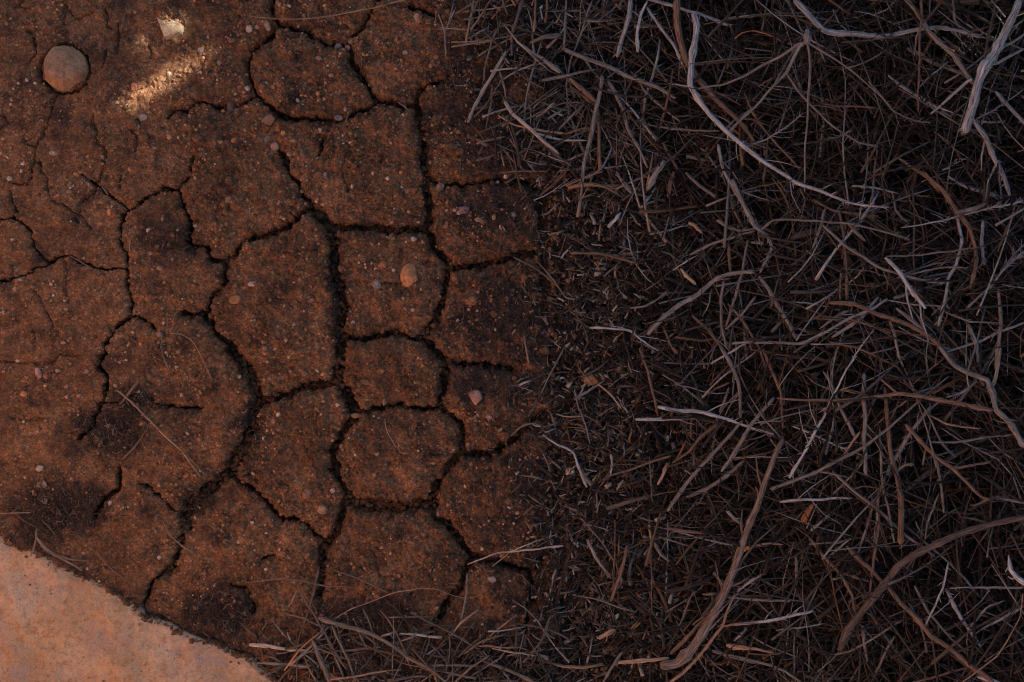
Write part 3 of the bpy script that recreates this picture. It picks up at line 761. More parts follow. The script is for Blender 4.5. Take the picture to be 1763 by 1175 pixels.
T((W_,'E',"1763,430 1680,560 1600,690 1560,748",5,5.6,'gb',14,None,2,[]))
T((B_,'E',"1690,680 1580,780 1480,850 1345,908",5.6,5,'gb',9,None,3,[]))
T((W_,'E',"1550,450 1430,540 1360,630 1260,700",5.2,4.4,'brown',9,None,2,[]))
T((W_,'E',"475,530 560,580 660,630 700,740 742,848",4,4,'pale',9,'pale twig broken into a sharp elbow near the dark root',1,[]))
T((W_,'E',"555,400 610,415 720,410",3.2,2.4,'tan',7,None,0,[]))
T((W_,'E',"665,250 690,350 730,470 765,580",3,3,'gb',8,None,1,[]))
T((W_,'E',"810,220 880,280 955,365",3.4,3,'tan',8,None,0,[]))
T((W_,'E',"665,312 740,268 845,200",4,3.6,'gb',5,'brown stem touching the smooth tan pebble',0,[("665,310 700,300 738,298",4,2)]))
T((W_,'E',"1060,0 1110,130 1150,300 1172,412",4.2,4.4,'brown',9,None,2,[]))
T((B_,'E',"1550,-10 1630,120 1665,220 1672,425",5.4,5,'gb',12,None,3,[]))
T((W_,'E',"1200,160 1320,230 1455,342",3,3,'gb',7,None,1,[]))
T((W_,'E',"870,780 1000,740 1120,690 1252,648",3.6,4,'brown',6,'straight brown stick in the chips beyond the elbowed twig',1,[]))
T((W_,'E',"604,5 530,140 460,280 385,415",3,2.8,'gb',7,'thin stem lying at the edge of the mud plates',0,[]))
T((W_,'E',"1232,700 1200,770 1168,835",4.6,5,'tan',7,None,0,[]))
T((W_,'E',"1610,205 1520,250 1440,300",3.4,2.6,'brown',9,None,0,[]))
T((W_,'E',"1605,235 1580,310 1548,392",4,4.4,'gb',6,None,1,[]))
T((W_,'E',"860,972 1000,930 1110,902",6,4.4,'dark',7,'dark stick with a pale snapped end near the root',0,[]))
T((W_,'E',"1120,660 1130,780 1140,940",3,2.8,'gb',4,None,0,[]))
T((W_,'E',"1640,675 1700,660 1763,655",3,2.6,'pale',16,None,0,[]))
T((W_,'E',"890,640 895,700 885,765",4,3.4,'pale',5,None,0,[]))
T((W_,'E',"345,770 410,780 478,798",3.4,2.8,'gb',5,None,0,[]))
T((W_,'E',"355,870 440,930 525,980",2.8,2.6,'gb',6,None,1,[]))
T((W_,'E',"500,650 545,690 588,738",3,3.8,'gb',6,None,0,[]))
T((W_,'E',"1340,570 1310,640 1270,690",3.6,3,'rust',6,None,0,[]))
T((W_,'E',"280,530 350,470 420,455 500,480",4,3,'gb',5,'curved grey-brown root fibre arching out of the plate edge',1,[]))
T((W_,'F',"745,45 650,190 580,340 500,500 420,650 338,785",3.2,4.4,'pale',22,'long straight pale twig with small buds crossing the brush',16,[]))
T((W_,'F',"1140,310 960,470 820,580 660,670 500,750 218,857",4,4.8,'gb',20,'long slender twig slanting across the split upright stick',4,[]))
T((B_,'F',"262,300 420,310 600,320 800,305 1000,275 1250,310 1400,340 1575,380",4,5.6,'brown',28,'dark brown branch lying level across the pale budded twig',3,[("1010,285 950,240 895,190",4,3.4)]))
T((W_,'F',"790,150 790,290 800,420 795,550 800,650 800,775",5.4,5.6,'gb',16,'upright stick split along its length with a forked top',3,[]))
T((B_,'F',"915,240 930,400 950,560 965,690 1000,800 1020,1000 1012,1190",5.4,7,'brown',12,'tall brown stick with a dark groove standing in the brush',3,[]))
T((B_,'_',"1347,756 1331,793 1317,830 1306,867 1300,880 1282,925 1265,975 1245,1025 1228,1059 1203,1099 1189,1120 1166,1140 1137,1147",7.0,9.5,'brown2',12,'thick crooked branch with peeling bark and a worn pale foot',5,[("1306,860 1304,845 1300,838",4,3),("1252,1013 1240,1000 1228,985",4,5)]))
T((B_,'F',"1250,-10 1330,90 1430,150 1540,190 1580,280 1590,370 1680,460 1763,600",5,7.5,'gb',18,'thick dark branch with a Y fork reaching into the black shade',3,[("1570,240 1590,180 1610,60 1620,0",5,4.4)]))
T((B_,'F',"1040,460 1120,540 1230,660 1330,730 1430,830 1500,900 1560,922",6,4,'brown',14,'orange-brown branch with one short stub among dark twigs',3,[("1325,722 1390,720 1450,710 1560,685",4.4,3.4)]))
T((W_,'F',"1195,410 1290,460 1400,480 1500,488",3.4,3.4,'tan',10,None,2,[("1375,478 1376,450",1.6,1.2)]))
T((W_,'F',"1232,670 1250,800 1262,900 1275,1005",4.4,3.6,'gb',12,None,2,[]))
T((W_,'F',"1245,880 1215,960 1180,1050 1165,1165",3,3.6,'gb',9,None,2,[]))
T((W_,'F',"1200,570 1350,570 1500,545 1700,525",3.8,3,'gb',16,None,4,[]))
T((W_,'F',"1200,350 1100,470 1040,570 960,700 930,770",4.6,5.4,'gb',14,'scaly clustered twig bundle rough with tiny stubs',40,[("1240,330 1180,390 1100,470",3,3)]))
T((W_,'F',"930,770 880,900 870,1050 850,1180",4.4,4,'gb',8,None,22,[]))
T((B_,'F',"600,745 700,840 840,950 930,1030 1040,1130 1150,1205 1220,1265",4.4,4.4,'gb',9,None,3,[]))
T((W_,'F',"175,0 240,160 290,270 300,490",4.8,4.4,'brown',12,None,2,[]))
T((W_,'F',"-5,670 100,470 250,298",5.2,5,'gb',14,None,1,[]))
T((W_,'F',"0,668 150,655 270,662 370,668",2.4,1.6,'pale',16,None,5,[]))
T((W_,'F',"278,930 430,915 560,915 722,910",4.2,4,'pale',9,'pale flat splinter lying straight beside the crooked branch',0,[]))
T((W_,'F',"545,140 600,220 660,390 740,540",4.4,5,'gb',10,None,3,[]))
T((W_,'F',"360,478 450,510 560,560 690,622",3.4,3,'pale',12,None,8,[]))
T((W_,'F',"1450,960 1580,905 1690,902",3.6,2.6,'gb',12,None,8,[]))
T((W_,'F',"1590,908 1690,925 1790,942",3.8,3.4,'grey',14,None,1,[]))
T((W_,'F',"620,370 600,480 558,645",4.2,4.4,'grey',6,None,1,[]))
T((W_,'F',"885,480 890,650 910,850 960,1080 975,1180",3.6,4,'gb',12,None,2,[]))
T((W_,'F',"1280,60 1160,160 1060,250",3,2.4,'brown',12,None,3,[]))
T((W_,'F',"1060,310 960,385 855,475",3,3,'tan',10,None,1,[]))
T((W_,'F',"770,505 720,570 665,645",4,3.8,'tan',14,None,0,[]))
T((W_,'F',"1480,200 1380,270 1290,300",4,3.6,'grey',12,None,12,[]))
T((W_,'F',"1300,170 1200,260 1140,300",2.8,2.4,'gb',10,None,20,[]))
T((W_,'F',"520,750 600,765 700,785",4,2.6,'gb',18,None,0,[]))
T((W_,'F',"790,680 720,770 610,880",3.4,3,'gb',9,None,1,[]))
T((W_,'F',"985,745 1040,710 1092,700",4.4,4.6,'gb',14,None,2,[]))
T((W_,'F',"640,255 690,258 738,270",3.4,3,'tan',8,None,0,[]))
T((W_,'F',"1100,1050 1130,1110 1170,1150",3,2.6,'gb',8,None,1,[]))
T((B_,'H',"1775,172 1550,220 1400,260 1250,330 1100,400 1000,470 920,580 830,680 740,790 670,900 645,955",7.5,7.5,'dark',18,'long dark branch with pale scuffed bark near its round cut end',5,[("800,700 785,670 783,655",3,2.6),("775,740 770,790 760,835",2.6,2)]))
T((B_,'H',"683,348 780,450 900,560 1000,670 1100,780 1200,890 1310,970 1420,1060 1580,1180",5,7,'brown',12,'long straight brown branch crossing under the dark branch',5,[("960,690 990,685 1010,690",3,2.4)]))
T((W_,'H',"458,295 560,420 650,520 720,640 742,775",5,4.4,'brown',10,'brown stick bent downward at its tip',2,[]))
T((W_,'H',"1303,445 1270,600 1220,720 1168,825",3.2,3.6,'pale',16,None,1,[]))
T((W_,'H',"840,115 800,260 750,390",4.4,3.6,'gb',8,None,6,[]))
T((W_,'H',"885,195 850,450 830,670",4.6,3.8,'brown',12,None,2,[]))
T((W_,'H',"-5,825 200,805 480,740",4.8,4,'pale',9,'straight pale stick over the chips near the crooked branch',1,[]))
T((W_,'H',"258,856 400,840 548,815",3,3,'grey',8,None,1,[]))
T((W_,'H',"1757,640 1740,780 1600,1020 1380,1180",2.4,2.4,'tan',22,'thin smooth straw arching through the dark brush',0,[]))
T((B_,'H',"1668,400 1680,490 1720,540 1790,590",3.6,7,'pale',22,'whitish jagged dead branch stub at the edge of the brush',2,[("1710,535 1690,545 1665,530",3,2.2)]))
T((W_,'H',"1310,605 1500,600 1770,598",3,3.4,'grey',14,None,1,[]))
T((W_,'H',"1095,590 1180,740 1260,840 1405,990",4.2,3.6,'gb',8,None,8,[]))
T((W_,'H',"980,895 920,1000 865,1130",3.4,4,'gb',9,None,1,[]))
T((W_,'H',"1045,780 880,890 720,980 610,1010",4,3.4,'gb',8,None,3,[]))
T((W_,'H',"-5,970 120,968 245,995",5,4.2,'tan',7,None,0,[]))
T((W_,'H',"-5,1015 200,1070 320,1110 430,1180",4.4,4,'gb',8,None,4,[]))
T((W_,'H',"20,612 110,560 195,498",3.6,3.6,'tan',9,None,0,[]))
T((W_,'H',"-40,655 150,675 355,680",4,4.2,'gb',6,None,0,[]))
T((W_,'H',"1085,1175 1260,1130 1435,1080",3.8,3.2,'brown',10,None,1,[]))
T((W_,'H',"1290,610 1350,740 1420,840 1500,960",5.4,4.4,'grey',4,None,2,[]))
T((W_,'H',"1440,835 1540,720 1640,680",3.4,3.2,'grey',8,None,2,[]))
T((W_,'H',"1490,860 1620,790 1750,725",3.6,4,'grey',10,None,1,[]))
T((W_,'H',"570,420 640,360 710,300",4.2,3.8,'grey',5,None,0,[]))
T((W_,'H',"660,510 750,540 830,570",4,3.6,'gb',8,None,0,[]))
T((W_,'H',"785,830 795,930 812,1050",5,4,'gb',6,None,0,[]))
T((W_,'H',"60,365 120,352",5.6,5,'orange',16,'short orange broken stub on the crooked branch',0,[]))
T((W_,'H',"130,345 220,325 305,335",4,2.6,'tan',7,None,1,[]))
T((W_,'H',"380,410 385,480 378,552",5,4.4,'gb',5,None,1,[]))
T((W_,'H',"480,100 450,140 420,200",6.5,7,'rust',4,'short reddish wood stub poking up from the chips',0,[]))
T((W_,'H',"1480,1135 1570,1165 1660,1195",6,5,'pale',8,None,1,[]))
T((W_,'H',"0,920 60,870 80,850",4,4.4,'grey',5,None,0,[]))
T((W_,'G',"18,456 200,390 400,370 600,350",3,3.6,'pale',8,'pale forked stalk bridging a wide crack in the mud',0,[("255,385 340,355 420,320 560,280",2.4,2),("170,465 220,430 270,390",2,1.6)]))
T((W_,'G',"882,685 940,520 990,338",5,4.8,'brown',8,'straight brown stick upright in the middle of the chips',1,[]))
T((W_,'G',"740,310 800,430 890,548",5.4,4.4,'gb',7,None,2,[]))
T((W_,'G',"690,648 860,690 1035,752",2.6,3,'gb',8,None,0,[]))
T((W_,'G',"928,1055 1080,1045 1240,1030",5.4,6,'tan',9,'thick flat tan stick beside the foot of the crooked branch',0,[]))
T((W_,'G',"1248,1005 1350,900 1475,768",6,5,'brown',7,None,1,[]))
T((W_,'G',"1655,622 1763,540",3.4,3.4,'pale',12,None,0,[]))
T((B_,'G',"1640,640 1560,840 1440,1000 1330,1110 1240,1185",4,5,'tan',16,'slim tan branch passing under the crooked branch',2,[("1560,840 1650,820 1763,815",3.6,3)]))
T((W_,'G',"835,1180 900,1070 955,988",4.4,4.6,'gb',7,None,1,[]))
T((W_,'G',"-10,1000 100,930 250,885",4.4,3.2,'brown',7,None,1,[]))
T((W_,'G',"-10,1125 70,1060 145,1008",3,2.8,'gb',7,None,0,[]))
T((W_,'G',"115,1048 260,1100 430,1180",5.4,5,'gb',7,None,1,[]))
T((W_,'G',"-200,1075 -80,1070 130,1078",4,4,'gb',6,None,1,[]))
T((W_,'G',"1128,315 1132,530 1138,755",2.6,2.6,'brown',8,None,0,[]))
T((W_,'G',"910,188 912,380 908,555",2.4,2.6,'brown',7,None,0,[]))
T((W_,'G',"1300,835 1350,710 1395,595",3.4,3.2,'gb',8,None,1,[]))
T((W_,'G',"705,178 830,320 905,435",3,3.2,'gb',8,None,4,[]))
T((W_,'G',"1230,242 1340,258 1462,272",5,4.6,'brown',7,None,0,[]))
T((W_,'G',"168,968 300,990 432,1012",3.2,2.8,'pale',8,None,0,[]))
T((W_,'G',"818,908 860,880 912,858",5.4,6.4,'tan',6,'short fat tan wood chip lying in the litter',0,[]))
T((W_,'G',"515,645 530,570 552,488",3,4.4,'tan',5,None,0,[]))
T((W_,'G',"375,130 440,100 525,130",2.6,2.4,'gb',5,None,0,[]))
T((W_,'G',"375,302 440,290",4.4,4,'orange',4,'short bright orange wood chip on the mud',0,[]))
T((W_,'G',"405,660 450,650",4.4,4,'pale',4,'stubby pale stem end by the small mud plate',0,[]))
T((W_,'G',"1440,640 1530,640 1620,655",4.6,4.4,'gb',5,None,0,[]))
T((W_,'G',"1180,290 1280,320 1400,365",3.6,2.6,'gb',6,None,1,[]))
T((W_,'G',"1150,330 1190,400 1245,445",4.4,5,'gb',6,None,0,[]))
T((W_,'G',"1590,955 1700,965 1763,975",5.4,5,'tan',6,None,0,[]))
T((W_,'G',"1505,985 1640,1020 1763,1060",5,4,'gb',5,None,1,[]))
T((W_,'G',"1590,130 1640,180 1700,235",5,4.4,'grey',7,None,0,[]))
T((B_,'h',"580,745 700,780 840,820 960,860 1080,930 1200,1020 1320,1080 1450,1180",6,4,'gb',16,'long grey-brown stick with pale scuffed end over the bottom litter',5,[]))
T((W_,'h',"118,925 240,935 370,950 520,965",5.6,4,'pale',9,'stick with a pale round cut end beside the slab',1,[]))
T((W_,'h',"545,890 590,1010 665,1185",5.6,7,'gb',9,'stout stick with mottled bark by the slab corner',2,[]))
T((W_,'h',"365,715 480,740 600,800",3.4,3.6,'gb',12,None,1,[]))
T((W_,'h',"348,1092 450,960 600,832",3.4,2.6,'orange',18,'straight golden straw leaning on the sticks by the slab',0,[]))
T((W_,'h',"690,752 800,680 960,620 1120,565 1260,540 1380,550 1490,590 1560,605 1640,595 1720,540",2.2,1.2,'tan',14,'thin grass stalk arched over a mud plate',0,[]))
T((W_,'h',"582,405 550,560 510,680 460,840 430,960 430,1175",3.4,2.6,'brown',14,None,3,[]))
T((W_,'h',"85,505 220,490 350,480 480,490 620,520 815,540",3.6,2.6,'brown',12,'thin brown twig lying across the lower end of a crack',3,[]))
T((W_,'h',"690,415 860,480 1065,577",3.6,2.6,'gb',9,None,1,[]))
T((W_,'h',"435,505 500,640 570,750 620,830 680,950 770,1092",4,3.6,'brown',13,None,2,[]))
T((W_,'h',"668,790 720,900 780,1030 828,1180",4,4,'gb',14,None,1,[]))
T((W_,'h',"880,680 930,780 955,900 962,985",3.4,3,'gb',10,None,3,[]))
T((W_,'h',"815,750 860,850 908,952",3,3,'gb',12,None,1,[]))
T((W_,'h',"1045,740 1200,735 1368,730",3.2,3,'gb',6,'thin level twig along the lower rim of a mud plate',1,[]))
T((W_,'h',"1000,862 1055,850 1113,838",4,3.6,'tan',8,None,0,[]))
T((W_,'h',"1080,912 1220,870 1368,825",4,4,'gb',9,None,1,[]))
T((W_,'h',"1585,440 1580,560 1550,720 1530,800",4.4,4,'grey',4,'pale twig dropped lengthwise into a crack',0,[]))
T((W_,'h',"1453,872 1540,780 1658,680",3.4,4.2,'tan',8,None,3,[]))
T((W_,'h',"480,972 800,960 1000,935",4,4,'brown',6,None,1,[]))
T((W_,'h',"1498,1180 1600,1080 1735,990",4,3.6,'gb',12,None,1,[]))
T((W_,'h',"445,540 400,630 372,672",3,2.6,'tan',8,None,0,[]))
T((W_,'h',"540,860 620,930 700,975",3.4,3,'gb',8,None,1,[]))
T((W_,'h',"220,990 290,1020 345,1042",3.4,2.8,'gb',6,None,0,[]))
T((W_,'h',"1340,860 1310,950 1285,1030",3,3,'gb',9,None,0,[]))
T((W_,'e',"790,285 870,360 960,440 1050,530 1140,620 1230,700 1290,780 1350,862",3,3.4,'tan',7,'slender tan twig with a forked tip lying over the mud plates',8,[("1240,705 1290,750 1370,850",1.8,1.4)]))
T((W_,'e',"818,752 900,680 960,600 985,550 960,540",3.6,3,'brown',5,'small hooked brown rootlet on the dark debris patch',0,[]))
T((W_,'c',"1095,1075 1090,1120 1085,1180 1110,1260 1150,1340",2.6,4,'gb',5,'curled dry seed stem lying on the reddish plate',0,[]))
T((W_,'c',"1140,1075 1230,1085 1300,1130 1370,1250 1430,1390",2,1.6,'tan',5,'hair-thin tan stalk arched on the reddish plate',0,[]))
T((W_,'e',"250,220 340,260 465,330",1.8,1.8,'gb',4,'fine tan straw beside the pinkish stone chip',0,[]))
T((W_,'e',"942,212 880,290 800,382",4.6,5.4,'brown',6,'short dark brown stick at the corner of the debris patch',0,[]))
T((W_,'g',"503,173 620,280 740,400 895,522",2.4,2.4,'gb',5,'thin straight twig on the mud next to the slab',0,[]))
T((W_,'g',"245,200 300,270 380,320 480,370 552,420",5,4,'gb',7,'brown forked root lying along the slab edge',1,[("370,318 480,345 585,355",3.6,3),("246,140 240,220 205,330 178,398",3.4,3.4)]))
T((W_,'g',"-10,36 100,36 205,33",2.4,2,'tan',6,'short frayed tan stem at the slab corner',10,[]))
T((W_,'g',"70,10 170,90 248,132",2.8,2.6,'brown',5,None,0,[]))
T((W_,'g',"285,80 330,130 370,180",2.8,2.4,'gb',5,None,0,[]))
T((W_,'g',"1095,85 1140,180 1220,250 1330,325",2,2.4,'tan',6,'fine curved twig hanging over the wide crack',0,[]))
T((W_,'b',"110,108 300,130 450,130 620,115 760,95 870,75 1000,40 1180,-5",2.2,3.2,'tan',5,'long feathery grass stem lying across the gritty plates',46,[]))
T((W_,'b',"1438,382 1435,220 1410,150 1378,80",3.6,3,'grey',7,'grey forked twig shaped like a slingshot on the mud',0,[("1436,215 1465,140 1483,60 1500,-5",3,2.6)]))
T((W_,'b',"1450,292 1600,285 1770,265",2.8,2.6,'tan',6,None,0,[]))
T((W_,'b',"1470,318 1600,300 1770,276",3,2.6,'grey',9,None,0,[]))
T((W_,'b',"1590,262 1660,230 1725,190",3.4,3,'grey',7,None,0,[]))
T((W_,'b',"1370,75 1372,160",3.4,2,'tan',3,'small tan bud scale on the mud by the slingshot twig',0,[]))
T((W_,'b',"1120,690 1150,715 1195,748",4,3,'brown',3,'short brown stalk wedged in a crack junction',0,[]))
T((W_,'b',"780,750 772,790 762,822",2.4,1.8,'grey',3,None,0,[]))
T((W_,'f',"978,1062 1150,1045 1250,1020 1355,978",4.6,3.6,'rust',-32,'reddish stick lodged at the bottom of the wide crack',0,[]))
T((W_,'f',"1628,664 1690,672 1755,685",4.4,3.6,'pale',-10,'pale stick end poking out of a crack',0,[]))
T((W_,'f',"1030,488 1040,540 1060,590 1108,672",1.8,1.8,'pale',3,'small pale crooked twig on the crumbled plate',2,[]))
T((W_,'c',"470,548 540,590 612,632",3,2.8,'brown',1,'short brown stalk lying in a fine crack',0,[]))
T((W_,'c',"878,448 874,500 880,545",2.6,2.4,'tan',1,'short tan stalk bridging the upright crack',0,[]))
T((W_,'c',"690,85 730,140",3.4,3,'gb',1,None,0,[]))
T((W_,'c',"815,205 855,245",3.2,2.6,'gb',1,None,0,[]))
T((B_,'_',"924,720 922,736 925,781 939,821 959,855 981,869 1005,874 1012,888 996,919 976,964 962,1018 953,1052 964,1103 981,1168 990,1230",4,6.5,'root',-7,'dark reddish root snaking along the border of mud and litter',0,[]))
T((B_,'_',"952,320 958,357 964,394 976,419 976,470 979,513 981,544 987,600 998,640",9,8,'root',-19,'half buried rusty root beside the outermost mud plates',0,[]))

LANDMARKS = [('the long pale curved branch', P("1194,28 1189,148 1245,221 1299,267 1413,329 1531,357")), ('the splayed branch knot', P("1389,50 1388,90 1391,199 1386,315")),
 ('the thick forked grey branch', P("1746,25 1728,60 1694,119 1674,181 1662,230")), ('the sharply bent grey branch', P("1385,17 1422,52 1507,62 1620,50 1690,64")),
 ('the thick crooked branch', P("1345,760 1306,867 1265,970 1203,1097 1137,1147")), ('the dark reddish root', P("925,781 981,869 996,919 962,1018 981,1168")),
 ('the pale budded twig', P("1474,613 1427,696 1360,820")), ('the level dark brown branch', P("1340,685 1490,686 1600,687 1709,708")), ('the long dark branch', P("1763,891 1618,955 1524,1006 1446,1113")),
 ('the long straight brown branch', P("1457,941 1546,1032 1634,1117 1700,1170")), ('the bare hollow', P("885,155 930,175 980,205")), ('the smooth tan pebble', P("1010,654 1030,654")),
 ('the dark crooked stick', P("1300,467 1225,485 1115,575")), ('the elbowed pale twig', P("935,750 987,779 1010,840")), ('the bowed pale branch', P("1135,700 1254,722 1335,749")),
 ('the straight pale knotted stick', P("1527,445 1593,531")), ('the feathery pale twig', P("1550,393 1763,347")), ('the sandstone slab', P("0,915 110,975 245,1054 424,1130")), ('the tall grooved stick', P("1524,670 1540,800 1550,940")),
 ('the golden straw', P("490,1154 553,1087")), ('the thick straight stub-ended stick', P("967,85 1072,128 1163,170")), ('the Y-forked dark branch', P("1700,655 1711,680 1714,705 1763,770")),
 ('the orange-brown stubbed branch', P("1558,730 1640,807 1705,861")), ('the kinked grey stick', P("1263,590 1379,592 1528,514")), ('the whitish jagged stub', P("1740,980 1763,1005"))]
def seg_dist(p, line):
    best = 1e9
    for (x0, y0), (x1, y1) in zip(line[:-1], line[1:]):
        dx, dy = x1 - x0, y1 - y0
        t = max(0, min(1, ((p[0] - x0) * dx + (p[1] - y0) * dy) / (dx * dx + dy * dy + 1e-9)))
        best = min(best, math.hypot(p[0] - x0 - t * dx, p[1] - y0 - t * dy))
    return best
COLW = {'grey': 'grey', 'pale': 'pale grey', 'brown': 'brown', 'dark': 'dark brown', 'tan': 'tan', 'rust': 'reddish', 'orange': 'orange', 'gb': 'grey-brown', 'root': 'reddish', 'brown2': 'brown'}
USED_LABELS = set()
def auto_label(pts, r, tint, name):
    L = sum(math.hypot(b[0] - a[0], b[1] - a[1]) for a, b in zip(pts[:-1], pts[1:]))
    chord = math.hypot(pts[-1][0] - pts[0][0], pts[-1][1] - pts[0][1])
    w = ('stout ' if r > 4.7 else 'thin ' if r < 3.1 else '')
    shape = 'straight ' if chord / L > 0.995 else 'bent ' if chord / L < 0.97 else 'slightly curved '
    ln = 'short ' if L < 75 else 'long ' if L > 170 else ''
    best = min(((min(seg_dist(p, lm) for p in pts), nm) for nm, lm in LANDMARKS), key=lambda t: t[0])
    rel = 'touching' if best[0] < 8 else 'beside' if best[0] < 60 else 'lying some way from'
    rank = sorted(((min(seg_dist(p, lm) for p in pts), nm) for nm, lm in LANDMARKS), key=lambda t: t[0])
    lab = f"{ln}{w}{shape}{COLW[tint]} {name} {rel} {best[1]}"
    for second in (rank[1][1], rank[2][1]):
        if lab in USED_LABELS:
            lab = f"{ln}{w}{shape}{COLW[tint]} {name} between {best[1]} and {second}"
            if len(lab.split()) > 16: lab = f"{ln}{COLW[tint]} {name} between {best[1]} and {second}"
    USED_LABELS.add(lab)
    return lab

def reff(r):
    return r * min(0.95, max(0.40, 0.29 + 0.065 * r))
def build_twig(rec):
    name, reg, s, r0, r1, tint, lift, label, spurs, sides = rec
    pts = Z(reg, s)
    r0, r1 = reff(r0), reff(r1)
    sides = [(Z(reg, ss), reff(a), reff(b)) for ss, a, b in sides]
    Lt = sum(math.hypot(b[0] - a[0], b[1] - a[1]) for a, b in zip(pts[:-1], pts[1:]))
    if Lt > 95 and pts[0][0] > 960 and tint not in ('orange', 'root', 'tan'):
        ft = smooth_path(np.array(pts), 40)
        for q in range(int(rng.integers(1, 2 + int(Lt / 110)))):
            i = int(rng.integers(6, 36)); dv = ft[i + 1] - ft[i - 1]; dv /= np.hypot(*dv)
            if r1 > r0 * 1.15: dv = -dv
            an = rng.choice((-1, 1)) * rng.uniform(0.45, 0.95); ln = rng.uniform(22, 70)
            d1 = np.array([dv[0] * math.cos(an) - dv[1] * math.sin(an), dv[0] * math.sin(an) + dv[1] * math.cos(an)])
            d2 = d1 * 0.8 + dv * 0.35
            ra = max(0.7, min(r0, r1) * rng.uniform(0.4, 0.62))
            sides = sides + [([tuple(ft[i]), tuple(ft[i] + d1 * ln * 0.5), tuple(ft[i] + d1 * ln * 0.5 + d2 * ln * 0.5)], ra, ra * 0.5)]
    def path3(pts, n, base_lift, join=None):
        pts = np.array(pts)
        pp = smooth_path(pts, n)
        dd = np.concatenate([[0], np.cumsum(np.hypot(*np.diff(pts, axis=0).T))]); tl = np.linspace(0, dd[-1], n)
        lin = np.stack([np.interp(tl, dd, pts[:, 0]), np.interp(tl, dd, pts[:, 1])], -1)
        pp = pp * 0.18 + lin * 0.82
        kn = max(3, int(dd[-1] / 24)); kk = np.linspace(0, 1, kn)
        for ax_ in (0, 1):
            pp[:, ax_] += np.interp(tl / dd[-1], kk, rng.normal(0, 0.7, kn))
        tz, ok, _ = top_z(pp[:, 0], pp[:, 1])
        z = np.where(pp[:, 0] < 940, np.where(ok, tz, -0.006), tz)
        h = pile(pp[:, 0], pp[:, 1])
        z = np.maximum(z, -0.006) + h
        # a stick is stiff: it follows a line through its supports rather than every bump
        t = np.linspace(0, 1, n)
        c = np.polyfit(t, z, min(2, n - 2)) if n > 4 else np.polyfit(t, z, 1)
        z = np.polyval(c, t)
        z = z + base_lift * 0.001
        z += 0.0015 * np.sin(t * 9 + len(pts))
        if join is not None:
            z = z + (join - z[0]) * (1 - t) ** 2
        jx = 0.9 * perlin(t * 7 + lift, t * 0 + r0 * 3.1, 17); jy = 0.9 * perlin(t * 7 + lift, t * 0 + r0 * 5.3, 19)
        s_ = (CAM_H - z) / CAM_H / 1000
        return np.stack([(pp[:, 0] + jx - 881.5) * s_, (587.5 - pp[:, 1] - jy) * s_, z], -1)
    Lpx = sum(math.hypot(b[0] - a[0], b[1] - a[1]) for a, b in zip(pts[:-1], pts[1:]))
    n = int(np.clip(Lpx / 7, 8, 48))
    p3 = path3(pts, n, lift + max(r0, r1))
    t = np.linspace(0, 1, n)
    rad = (r0 + (r1 - r0) * t) * (1 + 0.16 * perlin(t * n / 2.2, t * 0 + lift * 1.7 + r0, 23)) * 0.00096
    kn = rng.integers(1, n - 1, max(1, n // 7)); rad[kn] *= rng.uniform(1.1, 1.4, len(kn))
    rad *= np.interp(t, (0, 0.55, 1), (1, 0.97, 0.78)) if rng.uniform() < 0.5 else np.interp(t, (0, 0.45, 1), (0.78, 0.97, 1))
    rad[-1] *= 0.6; rad[0] *= 0.7
    tn = np.array(TINT[tint]) * rng.uniform(0.85, 1.15)
    if pts[0][0] < 930 and tint in ('gb', 'grey', 'pale'): tn = tn * np.array((1.02, 0.84, 0.70))   # greyish stems on the mud tinted browner
    parts = [tubes(p3[None], rad[None], 7, None, tn[None])]
    if pts[0][0] > 960 and tint not in ('orange', 'root'): spurs += int(Lpx / 22)
    if spurs:
        k = rng.integers(1, n - 1, spurs)
        S0 = p3[k]; tan = p3[k + 1] - p3[k - 1]; tan /= np.linalg.norm(tan, axis=1, keepdims=True) + 1e-9
        if spurs >= 12:
            k2 = np.clip(rng.normal(n * 0.7, n * 0.22, spurs).astype(int), 1, n - 2); S0 = p3[k2]; tan = p3[k2 + 1] - p3[k2 - 1]; tan /= np.linalg.norm(tan, axis=1, keepdims=True) + 1e-9
        d = rng.normal(0, 1, (spurs, 3)); d -= (d * tan).sum(1, keepdims=True) * tan; d /= np.linalg.norm(d, axis=1, keepdims=True) + 1e-9
        dirv = d * 0.75 + tan * rng.uniform(0.3, 1.0, (spurs, 1))
        ln = rng.uniform(0.004, 0.012, (spurs, 1)) * (1.0 if spurs < 12 else 1.2)
        sp = np.stack([S0 + dirv * ln * f for f in (0, 0.5, 1)], 1)
        rr = np.repeat(np.minimum(rad[k] * 0.5, 0.0016)[:, None], 3, 1) * np.array([1, 0.8, 0.35])
        parts.append(tubes(sp, rr, 4, None, np.repeat(tn[None], spurs, 0)))
    base = p3[0]
    kids = []
    if sides:
        root_o = empty('forked_' + name, base)
        st = link('stem', tube_mesh('stem', parts, base), M_TWIG, root_o)
        for (ss, a, b) in sides:
            sp = ss
            j = np.argmin([(q[0] - sp[0][0]) ** 2 + (q[1] - sp[0][1]) ** 2 for q in smooth_path(np.array(pts), n)])
            Ls = sum(math.hypot(q[0] - p[0], q[1] - p[1]) for p, q in zip(sp[:-1], sp[1:]))
            m = int(np.clip(Ls / 7, 6, 40))
            q3 = path3(sp, m, lift + a, join=p3[j][2])
            tt = np.linspace(0, 1, m)
            rd = (a + (b - a) * tt) * (1 + 0.14 * perlin(tt * m / 2.2, tt * 0 + a * 7, 29)) * 0.00096
            rd[-1] *= 0.7
            link('side_twig', tube_mesh('side_twig', [tubes(q3[None], rd[None], 6, None, tn[None])], base), M_TWIG, root_o)
        o = root_o
    else:
        o = link(name, tube_mesh(name, parts, base), M_TWIG)
        o.location = base
